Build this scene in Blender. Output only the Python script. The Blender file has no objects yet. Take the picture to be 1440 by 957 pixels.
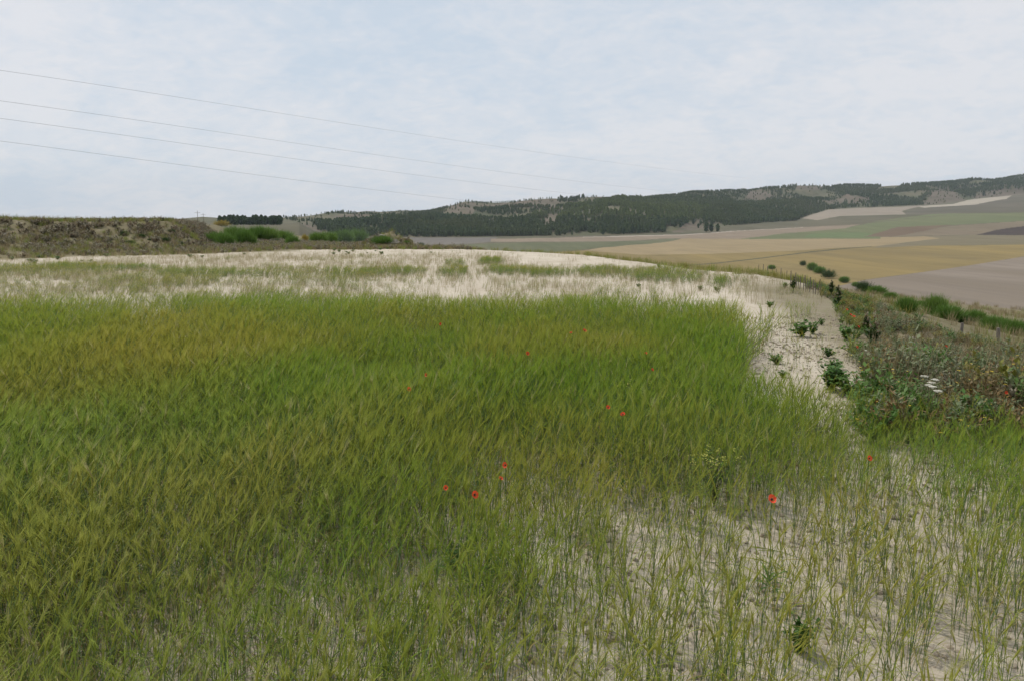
import bpy, math, random
import numpy as np
from mathutils import Vector
random.seed(7); rng = np.random.default_rng(7)
scene = bpy.context.scene
COL = scene.collection
R = math.radians

# ---------------------------------------------------------------- camera, world, sun, exposure
EYE = 1.65; F = 1098.0; TH = math.atan(170.5 / F)
cam_d = bpy.data.cameras.new('camera'); cam = bpy.data.objects.new('camera', cam_d); COL.objects.link(cam)
cam_d.sensor_width = 23.6; cam_d.lens = 23.6 * F / 1440.0
cam_d.clip_start = 0.05; cam_d.clip_end = 30000
cam.location = (0, 0, EYE); cam.rotation_euler = (math.pi / 2 - TH, 0, 0)
scene.camera = cam
HAZE = 0.00007
SUN_EL = R(56); SUN_AZ = R(-50)          # azimuth from +Y, clockwise
world = bpy.data.worlds.new('World'); scene.world = world; world.use_nodes = True
nt = world.node_tree; N = nt.nodes; L = nt.links
for n in list(N): N.remove(n)
out = N.new('ShaderNodeOutputWorld'); bg = N.new('ShaderNodeBackground'); L.new(bg.outputs[0], out.inputs[0])
sky = N.new('ShaderNodeTexSky'); sky.sky_type = 'NISHITA'; sky.sun_disc = False
sky.sun_elevation = SUN_EL; sky.sun_rotation = SUN_AZ; sky.altitude = 800; sky.air_density = 1.0; sky.dust_density = 2.0
bg.inputs['Strength'].default_value = 0.103
tc = N.new('ShaderNodeTexCoord'); sep = N.new('ShaderNodeSeparateXYZ'); L.new(tc.outputs['Generated'], sep.inputs[0])
def wm(op, a, b=None, c=None):
    n = N.new('ShaderNodeMath'); n.operation = op
    for i, v in enumerate((a, b, c)):
        if v is None: continue
        if isinstance(v, (int, float)): n.inputs[i].default_value = v
        else: L.new(v, n.inputs[i])
    return n.outputs[0]
zz = wm('ADD', wm('MAXIMUM', sep.outputs[2], 0.0), 0.36)
comb = N.new('ShaderNodeCombineXYZ')
L.new(wm('DIVIDE', sep.outputs[0], zz), comb.inputs[0]); L.new(wm('DIVIDE', sep.outputs[1], zz), comb.inputs[1])
def wnoise(scale, detail, rough, dist, off):
    mp = N.new('ShaderNodeMapping'); mp.inputs['Location'].default_value = off
    mp.inputs['Rotation'].default_value = (0, 0, R(25)); mp.inputs['Scale'].default_value = (1.0, 1.15, 1)
    L.new(comb.outputs[0], mp.inputs[0])
    n = N.new('ShaderNodeTexNoise'); n.inputs['Scale'].default_value = scale; n.inputs['Detail'].default_value = detail
    n.inputs['Roughness'].default_value = rough; n.inputs['Distortion'].default_value = dist
    L.new(mp.outputs[0], n.inputs['Vector']); return n.outputs[0]
n1 = wnoise(1.1, 4, 0.5, 0.3, (3.1, 1.7, 0)); n2 = wnoise(6.0, 7, 0.62, 0.8, (0.4, 6.2, 0)); n3 = wnoise(24.0, 5, 0.6, 0.4, (2, 2, 0))
cl = wm('ADD', wm('ADD', wm('MULTIPLY', n1, 0.52), wm('MULTIPLY', n2, 0.38)), wm('MULTIPLY', n3, 0.24))
mr = N.new('ShaderNodeMapRange'); mr.inputs['From Min'].default_value = 0.44; mr.inputs['From Max'].default_value = 0.66
L.new(cl, mr.inputs['Value'])
ramp = N.new('ShaderNodeMixRGB'); L.new(mr.outputs[0], ramp.inputs[0])
SKY_BLUE = (6.05, 6.85, 7.75, 1); SKY_CLOUD = (7.75, 7.85, 8.15, 1)
ramp.inputs[1].default_value = SKY_BLUE; ramp.inputs[2].default_value = SKY_CLOUD
# the thin cloud covers most of the clear (Nishita) sky
mix = N.new('ShaderNodeMixRGB'); mix.inputs[0].default_value = 0.92
L.new(sky.outputs[0], mix.inputs[1]); L.new(ramp.outputs[0], mix.inputs[2])
L.new(mix.outputs[0], bg.inputs['Color'])
sun_d = bpy.data.lights.new('sun', 'SUN'); sun_d.energy = 2.9; sun_d.angle = R(1.5); sun_d.color = (1.0, 0.95, 0.87)
sun = bpy.data.objects.new('sun', sun_d); COL.objects.link(sun)
sd = Vector((math.sin(SUN_AZ) * math.cos(SUN_EL), math.cos(SUN_AZ) * math.cos(SUN_EL), math.sin(SUN_EL)))
sun.rotation_euler = sd.to_track_quat('Z', 'Y').to_euler(); sun.location = (0, 0, 60)
vs = scene.view_settings; vs.view_transform = 'Standard'; vs.look = 'None'; vs.exposure = 0.0; vs.gamma = 1.0; vs.use_curve_mapping = False
cy = scene.cycles; cy.max_bounces = 5; cy.diffuse_bounces = 2; cy.glossy_bounces = 1; cy.transmission_bounces = 3
cy.volume_bounces = 0; cy.transparent_max_bounces = 4; cy.caustics_reflective = False; cy.caustics_refractive = False
cy.use_denoising = True; cy.denoiser = 'OPENIMAGEDENOISE'; cy.denoising_input_passes = 'RGB_ALBEDO_NORMAL'

# ---------------------------------------------------------------- small tools
def ss(a, b, x):
    t = np.clip((np.asarray(x, float) - a) / (b - a), 0, 1); return t * t * (3 - 2 * t)
def _hash(ix, iy, s):
    v = np.sin(ix * 127.1 + iy * 311.7 + s * 74.7) * 43758.5453
    return v - np.floor(v)
def vn(x, y, s=0):
    x = np.asarray(x, float); y = np.asarray(y, float)
    ix = np.floor(x); iy = np.floor(y); fx = x - ix; fy = y - iy
    fx = fx * fx * (3 - 2 * fx); fy = fy * fy * (3 - 2 * fy)
    a = _hash(ix, iy, s); b = _hash(ix + 1, iy, s); c = _hash(ix, iy + 1, s); d = _hash(ix + 1, iy + 1, s)
    return (a * (1 - fx) + b * fx) * (1 - fy) + (c * (1 - fx) + d * fx) * fy
def fbm(x, y, o=4, s=0):
    t = 0; a = 0.5; k = 1.0; n = 0
    for i in range(o):
        t = t + a * vn(x * k, y * k, s + i * 13); n += a; a *= 0.5; k *= 2.03
    return t / n
CT, ST = math.cos(TH), math.sin(TH)
def to_px(X, Y, Z):
    dz = Z - EYE; dep = Y * CT - dz * ST; v = Y * ST + dz * CT
    dep = np.maximum(dep, 1e-3)
    return 720 + F * X / dep, 478.5 - F * v / dep
def slope_of(py):                       # z-slope per metre of Y for a picture row
    v = (478.5 - py) / F; return (v * CT - ST) / (v * ST + CT)
def u_of(px, py=310.0):
    s = slope_of(py); return (px - 720) / F * (CT - s * ST)
def in_poly(px, py, poly):
    inside = np.zeros(np.shape(px), bool); n = len(poly)
    for i in range(n):
        x1, y1 = poly[i]; x2, y2 = poly[(i + 1) % n]
        if y1 == y2: continue
        c = ((y1 > py) != (y2 > py)) & (px < (x2 - x1) * (py - y1) / (y2 - y1) + x1)
        inside ^= c
    return inside

# ---------------------------------------------------------------- terrain height
EDGE = [(60, -40), (14, -4), (9.5, 2.5), (7.2, 5.5), (6.3, 8), (6.1, 10), (6.4, 13), (7.0, 16), (7.8, 19), (8.3, 23), (8.0, 26.5), (6.9, 29.5),
        (5.8, 34), (3.6, 44), (-0.9, 52), (-7, 58), (-12, 64), (-20, 72), (-40, 90), (-90, 130), (-200, 160)]
EDGE_POLY = EDGE + [(-200, -60), (60, -60)]
def edge_dist(X, Y):
    best = np.full(np.shape(X), 1e9)
    for (x1, y1), (x2, y2) in zip(EDGE[:-1], EDGE[1:]):
        dx, dy = x2 - x1, y2 - y1
        t = np.clip(((X - x1) * dx + (Y - y1) * dy) / (dx * dx + dy * dy), 0, 1)
        best = np.minimum(best, (X - x1 - t * dx) ** 2 + (Y - y1 - t * dy) ** 2)
    d = np.sqrt(best)
    return np.where(in_poly(X, Y, EDGE_POLY), -d, d)
CREST = [(-90, 22), (-45, 37), (-33, 45), (-25, 54), (-21, 60), (-16, 68)]
def crest_dist(X, Y):
    best = np.full(np.shape(X), 1e9); sg = np.zeros(np.shape(X))
    for (x1, y1), (x2, y2) in zip(CREST[:-1], CREST[1:]):
        dx, dy = x2 - x1, y2 - y1; l = math.hypot(dx, dy)
        t = np.clip(((X - x1) * dx + (Y - y1) * dy) / (l * l), 0, 1)
        d = (X - x1 - t * dx) ** 2 + (Y - y1 - t * dy) ** 2
        s = (-(X - x1) * dy + (Y - y1) * dx) / l       # positive = behind (left of the walk)
        m = d < best; best = np.where(m, d, best); sg = np.where(m, s, sg)
    return np.where(sg > 0, -1, 1) * np.sqrt(best)     # positive on the camera side
# far columns: px: zA(150) zB(400) z900  (pyC,YC) (pyD,YD) (pyE,YE)
FARC = [(-1400, 1, 1, 0, (316, 1100), (313, 1300), (310, 1600)),
        (0, 0, -1, -1, (316, 1100), (313, 1300), (310, 1600)),
        (220, 0, -1, -1, (316, 1100), (313, 1300), (310, 1600)),
        (285, -1, -2.5, -1, (314, 1000), (308, 1100), (305, 1300)),
        (315, -1.5, -3, -4, (312, 1000), (309, 1200), (307, 1400)),
        (395, -3, -3, -4, (313, 1000), (309, 1200), (306.5, 1400)),
        (420, -5, -4, -2, (318, 1000), (312, 1300), (305, 1600)),
        (455, -9, -14, -18, (328, 1000), (316, 1250), (303, 1700)),
        (520, -16, -22, -22, (333, 1000), (316, 1250), (300, 1800)),
        (600, -20, -22, -22, (334, 1000), (314, 1300), (297, 1900)),
        (628, -20, -22, -22, (334, 1000), (312, 1300), (293, 1850)),
        (650, -20, -22, -22, (333.5, 1000), (310, 1300), (289.5, 1800)),
        (700, -20, -22, -22, (333, 1000), (308, 1350), (286, 1800)),
        (750, -20, -22, -22, (332.5, 1020), (308, 1350), (281, 1800)),
        (790, -20, -22, -22, (332, 1040), (305, 1380), (279.5, 1800)),
        (835, -20, -22, -22, (331, 1060), (299, 1420), (277, 1800)),
        (872, -20, -22, -22, (330.5, 1080), (296, 1450), (275.5, 1800)),
        (905, -20, -22, -22, (329, 1100), (299, 1450), (279, 1850)),
        (960, -20, -22, -22, (328, 1120), (298, 1500), (275, 2000)),
        (1010, -20, -22, -22, (320, 1230), (299, 1560), (272, 2100)),
        (1060, -20, -22, -21, (315.5, 1380), (296, 1700), (268, 2300)),
        (1120, -20, -22, -20, (311, 1500), (287, 1900), (264, 2400)),
        (1136, -20, -22, -20, (304, 1680), (284, 2000), (264, 2400)),
        (1165, -20, -22, -19, (295, 1800), (279, 2100), (264.5, 2500)),
        (1240, -20, -22, -17, (291.5, 1900), (275, 2200), (261, 2500)),
        (1310, -20, -22, -16, (288, 1950), (272, 2200), (259, 2500)),
        (1380, -20, -22, -15, (279, 2100), (266, 2300), (255, 2500)),
        (1420, -20, -22, -14.5, (275, 2150), (262, 2350), (249.5, 2550)),
        (1445, -20, -22, -14, (272, 2200), (260, 2400), (246, 2600)),
        (1700, -20, -22, -10, (262, 2300), (245, 2500), (230, 2700)),
        (2900, -20, -22, -10, (262, 2300), (245, 2500), (232, 2700))]
FU = np.array([u_of(c[0]) for c in FARC])
_nd = []
for c in FARC:
    pts = [(60, c[1]), (150, c[1]), (400, c[2]), (900 if c[4][1] > 950 else 850, c[3])]
    for (py, Y) in c[4:7]: pts.append((Y, EYE + slope_of(py) * Y))
    Ye, Ze = pts[-1]
    pts.append((Ye + 400, Ze - 12)); pts.append((9000, Ze - 30))
    _nd.append(pts)
NDY = np.array([[p[0] for p in q] for q in _nd]); NDZ = np.array([[p[1] for p in q] for q in _nd])
def far_z(X, Y):
    Y = np.maximum(Y, 61.0); u = X / Y
    ys = np.stack([np.interp(u, FU, NDY[:, k]) for k in range(NDY.shape[1])])
    zs = np.stack([np.interp(u, FU, NDZ[:, k]) for k in range(NDZ.shape[1])])
    z = zs[0].copy() if hasattr(zs[0], 'copy') else zs[0]
    for k in range(NDY.shape[1] - 1):
        t = np.clip((Y - ys[k]) / (ys[k + 1] - ys[k]), 0, 1)
        if 3 < k < 6: t = t + 0.10 * np.sin(t * 2 * np.pi) * -1
        z = np.where(Y >= ys[k], zs[k] + (zs[k + 1] - zs[k]) * t, z)
    hill = ss(0, 1, (Y - ys[4]) / 150.0)
    rid = np.abs(fbm(X / 260, Y / 420, 4, 3) - 0.5) * 2
    amp = hill * (1 - 0.6 * ss(-60, 0, -np.abs(Y - ys[6]))) * ss(-0.28, -0.2, u)
    z = z + amp * ((0.35 - rid) * 26 + (fbm(X / 90, Y / 90, 3, 9) - 0.5) * 9)
    z = z + (fbm(X / 300, Y / 300, 3, 5) - 0.5) * 2.2 * ss(200, 600, Y) * (1 - hill)
    return z
BK_D = [0, 2, 5, 24, 28, 34, 60, 95, 140]; BK_Z = [0, -.45, -1.2, -3.1, -4.1, -6.2, -14, -20, -22]
def H(X, Y):
    X = np.asarray(X, float); Y = np.asarray(Y, float)
    z = -0.008 * np.maximum(Y - 4, 0) * (1 - ss(60, 120, Y))
    z = z + (fbm(X / 5, Y / 5, 3, 21) - 0.5) * 0.10 * ss(1.0, 6, np.hypot(X, Y))
    # embankment at left
    c = crest_dist(X, Y)
    prof = np.interp(c, [-60, -12, 0, 1.0, 3.4, 6.5, 10.5, 12], [0.8, 1.72, 1.90, 1.65, 0.95, .35, 0.0, 0])
    w = ss(-16.5, -21.5, X) * ss(-70, -40, X) + 0.0
    w = ss(0, 1, (-(X + 22.2) - .30 * (Y - 58)) / 3.0)
    bump = (fbm(X / 1.6, Y / 1.6, 4, 31) - 0.5) * 0.20 * ss(11, 7, c) + (fbm(X / 6, Y / 6, 3, 35) - 0.5) * 0.3 * ss(11, 5, c)
    z = z + w * (prof + bump)
    # low rock heap right of the brooms
    z = z + 1.0 * np.exp(-(((X + 9.3) / 1.6) ** 2 + ((Y - 60) / 1.5) ** 2)) * (0.7 + 0.6 * vn(X * 2.2, Y * 2.2, 4))
    d = edge_dist(X, Y)
    bank = np.interp(d, BK_D, BK_Z)
    lf = ss(-12, -30, X)                               # the left side stays high
    bz = bank * (1 - lf) + bank * 0.12 * lf
    z = z + bz + (fbm(X / 3, Y / 3, 3, 44) - 0.5) * 0.35 * ss(1, 6, d) * ss(120, 60, Y)
    f = far_z(X, Y)
    t = ss(95, 200, Y)
    return z * (1 - t) + f * t
def unproject(px, py, up=0.0):
    """ground point seen at a picture position, with a lift above the ground"""
    v = (478.5 - py) / F; uu = (px - 720) / F
    d = np.array([uu, CT + v * ST, -ST + v * CT])
    t = np.concatenate([np.arange(1.5, 120, 0.02), np.arange(120, 3500, 1.0)])
    X, Y, Z = d[0] * t, d[1] * t, EYE + d[2] * t
    hit = Z < H(X, Y) + up
    i = int(np.argmax(hit)) if hit.any() else -1
    return float(X[i]), float(Y[i]), float(H(X[i], Y[i]))

# ---------------------------------------------------------------- mesh helpers
class MB:
    def __init__(s): s.v = []; s.f = []; s.m = []; s.n = 0
    def add(s, V, Fc, mi=0):
        V = np.asarray(V, float); s.v.append(V)
        for f in Fc: s.f.append(tuple(int(i) + s.n for i in f)); s.m.append(mi)
        s.n += len(V)
    def ribbon(s, pts, widths, side, mi=0):
        pts = np.asarray(pts, float); side = np.asarray(side, float); w = np.asarray(widths, float)[:, None] / 2
        V = np.concatenate([pts - side * w, pts + side * w]); n = len(pts)
        s.add(V, [(i, i + 1, n + i + 1, n + i) for i in range(n - 1)], mi)
    def tube(s, pts, radii, k=4, mi=0, cap=True):
        pts = [Vector(p) for p in pts]; V = []; n = len(pts)
        for i, p in enumerate(pts):
            t = (pts[min(i + 1, n - 1)] - pts[max(i - 1, 0)]).normalized()
            a = t.orthogonal().normalized() if abs(t.z) < .9 else (Vector((1, 0, 0)) - t * t.x).normalized(); b = t.cross(a)
            for j in range(k):
                an = 2 * math.pi * j / k; V.append(p + (a * math.cos(an) + b * math.sin(an)) * radii[i])
        Fc = [(i * k + j, i * k + (j + 1) % k, (i + 1) * k + (j + 1) % k, (i + 1) * k + j) for i in range(n - 1) for j in range(k)]
        if cap: Fc.append(tuple(range(k))[::-1]); Fc.append(tuple((n - 1) * k + j for j in range(k)))
        s.add([tuple(v) for v in V], Fc, mi)
    def tri(s, a, b, c, mi=0): s.add([a, b, c], [(0, 1, 2)], mi)
    def mesh(s, name, mats, smooth=False):
        me = bpy.data.meshes.new(name)
        me.from_pydata(np.concatenate(s.v).tolist() if s.v else [], [], s.f)
        for m in mats: me.materials.append(m)
        if len(mats) > 1: me.polygons.foreach_set('material_index', np.array(s.m, np.int32))
        if smooth: me.polygons.foreach_set('use_smooth', np.ones(len(me.polygons), bool))
        me.update(); return me
def link(name, me, loc=(0, 0, 0), rz=0, sc=1, parent=None, link_it=True):
    o = bpy.data.objects.new(name, me)
    if link_it: COL.objects.link(o)
    o.location = loc; o.rotation_euler = (0, 0, rz); o.scale = (sc, sc, sc) if isinstance(sc, (int, float)) else sc
    if parent: o.parent = parent
    return o
def tag(o, label=None, cat=None, group=None, kind=None):
    if label: o['label'] = label
    if cat: o['category'] = cat
    if group: o['group'] = group
    if kind: o['kind'] = kind
    return o
def copy_tree(o, parent=None):
    c = o.copy(); COL.objects.link(c)
    if parent: c.parent = parent
    for ch in list(o.children): copy_tree(ch, c)
    return c

# ---------------------------------------------------------------- materials
def nodes_of(m):
    m.use_nodes = True; t = m.node_tree; t.nodes.clear(); return t, t.nodes, t.links
def mixc(t, fac, a, b, blend='MIX'):
    n = t.nodes.new('ShaderNodeMixRGB'); n.blend_type = blend
    for i, v in ((0, fac), (1, a), (2, b)):
        if isinstance(v, (int, float)): n.inputs[i].default_value = v
        elif isinstance(v, tuple): n.inputs[i].default_value = (*v[:3], 1)
        else: t.links.new(v, n.inputs[i])
    return n.outputs[0]
def rng_map(t, v, a, b, c=0.0, d=1.0):
    n = t.nodes.new('ShaderNodeMapRange'); n.inputs[1].default_value = a; n.inputs[2].default_value = b
    n.inputs[3].default_value = c; n.inputs[4].default_value = d; t.links.new(v, n.inputs[0]); return n.outputs[0]
def tnoise(t, scale, detail=4, rough=0.55, stretch=None):
    g = t.nodes.new('ShaderNodeNewGeometry'); n = t.nodes.new('ShaderNodeTexNoise')
    n.inputs['Scale'].default_value = scale; n.inputs['Detail'].default_value = detail; n.inputs['Roughness'].default_value = rough
    if stretch:
        mp = t.nodes.new('ShaderNodeMapping'); mp.inputs['Rotation'].default_value = (0, 0, stretch[3]); mp.inputs['Scale'].default_value = stretch[:3]
        t.links.new(g.outputs['Position'], mp.inputs[0]); t.links.new(mp.outputs[0], n.inputs['Vector'])
    else: t.links.new(g.outputs['Position'], n.inputs['Vector'])
    return n.outputs[0]
def plant_mat(name, a, b, dry=None, patch=None, trans=0.25, rough=0.55, spec=0.25, patch_scale=0.35):
    """leaf material: random mix a..b per instance, 'dry' per-instance attribute, colour drifting over metres"""
    m = bpy.data.materials.new(name); t, Nn, Ll = nodes_of(m)
    oi = Nn.new('ShaderNodeObjectInfo')
    c = mixc(t, oi.outputs['Random'], a, b)
    if patch: c = mixc(t, rng_map(t, tnoise(t, patch_scale, 3), .42, .66), c, patch)
    if dry:
        at = Nn.new('ShaderNodeAttribute'); at.attribute_type = 'INSTANCER'; at.attribute_name = 'dry'
        c = mixc(t, at.outputs['Fac'], c, dry)
    p = Nn.new('ShaderNodeBsdfPrincipled'); p.inputs['Roughness'].default_value = rough; p.inputs['Specular IOR Level'].default_value = spec
    Ll.new(c, p.inputs['Base Color']); o = Nn.new('ShaderNodeOutputMaterial')
    if trans > 0:
        tr = Nn.new('ShaderNodeBsdfTranslucent'); Ll.new(c, tr.inputs['Color'])
        mx = Nn.new('ShaderNodeMixShader'); mx.inputs[0].default_value = trans
        Ll.new(p.outputs[0], mx.inputs[1]); Ll.new(tr.outputs[0], mx.inputs[2]); Ll.new(mx.outputs[0], o.inputs[0])
    else: Ll.new(p.outputs[0], o.inputs[0])
    return m
def earth_mat(name, a, b, c3=None, s1=0.3, s2=4.0, bump=0.3, bs=12.0, rough=0.95, stripe=None):
    m = bpy.data.materials.new(name); t, Nn, Ll = nodes_of(m)
    c = mixc(t, rng_map(t, tnoise(t, s1, 4), .35, .65), a, b)
    if c3: c = mixc(t, rng_map(t, tnoise(t, s2, 5, .65), .48, .72), c, c3)
    if stripe:
        c = mixc(t, rng_map(t, tnoise(t, stripe[0], 3, .6, stripe[1]), .35, .65, 0, stripe[3]), c, stripe[2])
    p = Nn.new('ShaderNodeBsdfPrincipled'); p.inputs['Roughness'].default_value = rough; p.inputs['Specular IOR Level'].default_value = 0.1
    Ll.new(c, p.inputs['Base Color'])
    if bump:
        bn = Nn.new('ShaderNodeBump'); bn.inputs['Strength'].default_value = bump; bn.inputs['Distance'].default_value = 0.6 / bs
        Ll.new(tnoise(t, bs, 6, .6), bn.inputs['Height']); Ll.new(bn.outputs[0], p.inputs['Normal'])
    o = Nn.new('ShaderNodeOutputMaterial'); Ll.new(p.outputs[0], o.inputs[0]); return m

# near ground: pale field soil that turns to dry brown earth on the banks (mask 'bank' stored on the mesh)
m = bpy.data.materials.new('soil'); t, Nn, Ll = nodes_of(m)
soil = mixc(t, rng_map(t, tnoise(t, .5, 4), .35, .65), (0.46, .405, .325), (.55, .495, .405))
soil = mixc(t, rng_map(t, tnoise(t, 9, 6, .7), .50, .72), soil, (.36, .305, .24))
soil = mixc(t, rng_map(t, tnoise(t, 60, 4, .7), .56, .70, 0, .6), soil, (.22, .17, .12))
soil = mixc(t, rng_map(t, tnoise(t, 2.2, 5, .6, (1, .12, 1, R(-57))), .5, .7, 0, .45), soil, (.38, .32, .245))
dirt = mixc(t, rng_map(t, tnoise(t, .6, 5, .65), .35, .65), (.14, .12, .07), (.21, .18, .115))
dirt = mixc(t, rng_map(t, tnoise(t, 5, 5, .65), .5, .7), dirt, (.14, .145, .06))
dirt = mixc(t, rng_map(t, tnoise(t, 1.1, 4, .65), .60, .70, 0, .8), dirt, (.30, .25, .20))
at = Nn.new('ShaderNodeAttribute'); at.attribute_name = 'bank'
c = mixc(t, at.outputs['Fac'], soil, dirt)
p = Nn.new('ShaderNodeBsdfPrincipled'); p.inputs['Roughness'].default_value = .97; p.inputs['Specular IOR Level'].default_value = .08
Ll.new(c, p.inputs['Base Color'])
b1 = Nn.new('ShaderNodeBump'); b1.inputs['Strength'].default_value = .75; b1.inputs['Distance'].default_value = .035
Ll.new(tnoise(t, 14, 8, .68), b1.inputs['Height']); Ll.new(b1.outputs[0], p.inputs['Normal'])
o = Nn.new('ShaderNodeOutputMaterial'); Ll.new(p.outputs[0], o.inputs[0]); M_soil = m

# ---------------------------------------------------------------- near ground sheet
def grid_mesh(name, X, Y, Z, mats, face_mask=None, mat_idx=None):
    r, c = X.shape
    me = bpy.data.meshes.new(name)
    idx = np.arange(r * c).reshape(r, c)
    q = np.stack([idx[:-1, :-1], idx[:-1, 1:], idx[1:, 1:], idx[1:, :-1]], -1).reshape(-1, 4)
    V = np.stack([X, Y, Z], -1).reshape(-1, 3)
    if face_mask is not None:
        q = q[face_mask.reshape(-1)]
        used, inv = np.unique(q.reshape(-1), return_inverse=True); V = V[used]; q = inv.reshape(-1, 4)
    me.vertices.add(len(V)); me.vertices.foreach_set('co', V.astype(np.float32).reshape(-1))
    me.loops.add(len(q) * 4); me.loops.foreach_set('vertex_index', q.astype(np.int32).reshape(-1))
    me.polygons.add(len(q)); me.polygons.foreach_set('loop_start', np.arange(0, len(q) * 4, 4, dtype=np.int32))
    for mm in mats: me.materials.append(mm)
    me.polygons.foreach_set('use_smooth', np.ones(len(q), bool))
    me.update(calc_edges=True); return me
def axis(a, b, fine_a, fine_b, fs, cs):
    return np.concatenate([np.arange(a, fine_a, cs), np.arange(fine_a, fine_b, fs), np.arange(fine_b, b + cs, cs)])
gx = axis(-110, 110, -12, 12, .16, .55); gy = axis(-20, 112, 1, 16, .16, .5)
GX, GY = np.meshgrid(gx, gy)
GZ = H(GX, GY) + (fbm(GX * 2.2, GY * 2.2, 3, 77) - .5) * .05 * ss(40, 20, GY)
me = grid_mesh('ground', GX, GY, GZ, [M_soil])
ed = edge_dist(GX, GY); cd = crest_dist(GX, GY)
bk = ss(-.5, 1.0, ed + (fbm(GX, GY, 3, 8) - .5) * 2)
lb = ss(12.5, 10.2, cd + (fbm(GX / 1.5, GY / 1.5, 3, 12) - .5) * 3) * ss(-12, -15, GX)
lb2 = ss(53, 55.5, GY + (fbm(GX / 2, GY / 2, 3, 18) - .5) * 4 + .35 * np.minimum(GX + 8, 0) * 0) * ss(-3, -6, GX)
wz = ss(3.4, 3.9, GX + (vn(GX * 2, GY * 2, 3) - .5) * 1.2) * ss(5.6, 6.6, GY) * ss(0, 1, 1.0 * (GX - (3.7 + .19 * (GY - 7))) + .6) * ss(24, 20, GY)
bank = np.clip(np.maximum.reduce([bk, lb, lb2, wz * .8]), 0, 1)
a = me.attributes.new('bank', 'FLOAT', 'POINT'); a.data.foreach_set('value', bank.astype(np.float32).reshape(-1))
tag(link('ground', me), kind='structure')

# ---------------------------------------------------------------- valley, fields and hills
us = np.concatenate([np.arange(-1.7, -.72, .02), np.arange(-.72, .72, .0015), np.arange(.72, 1.71, .02)])
ys = np.concatenate([1 / np.linspace(1 / 105, 1 / 248, 50), 1 / np.linspace(1 / 250, 1 / 850, 330), np.linspace(857, 2800, 210), np.linspace(2850, 5500, 18)])
FUU, FY = np.meshgrid(us, ys); FX = FUU * FY; FZ = H(FX, FY) - .5 * ss(112, 106, FY)
cxm = lambda A: (A[:-1, :-1] + A[1:, 1:] + A[:-1, 1:] + A[1:, :-1]) / 4
fpx, fpy = to_px(cxm(FX), cxm(FY), cxm(FZ)); fY = cxm(FY); fX = cxm(FX)
wob = (fbm(fX / 50, fY / 50, 3, 6) - .5) * 1.5
fpyw = fpy + wob
def nd(u, k): return np.interp(u, FU, NDY[:, k])
FOOT_Y = nd(fX / fY, 4)
flat = fY < FOOT_Y + 8
ROT = R(20)
def field_mat(name, a, b, s, st=None, rot=ROT, cs=.5):
    a = tuple(x * .86 + .14 * sum(a) / 3 for x in a); b = tuple(x * .86 + .14 * sum(b) / 3 for x in b)
    st = st or tuple(x * .8 for x in a)
    m = earth_mat(name, a, b, tuple(x * .82 for x in b), s1=.006, s2=.035, bump=0, stripe=(.02, (1, .12, 1, rot), st, cs))
    t = m.node_tree; p = next(n for n in t.nodes if n.type == 'BSDF_PRINCIPLED'); c = p.inputs['Base Color'].links[0].from_socket
    c = mixc(t, rng_map(t, tnoise(t, .16, 3, .6, (1, .05, 1, rot + .9)), .45, .62, 0, .35), c, tuple(x * .72 for x in a))
    t.links.new(c, p.inputs['Base Color']); return m
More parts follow.
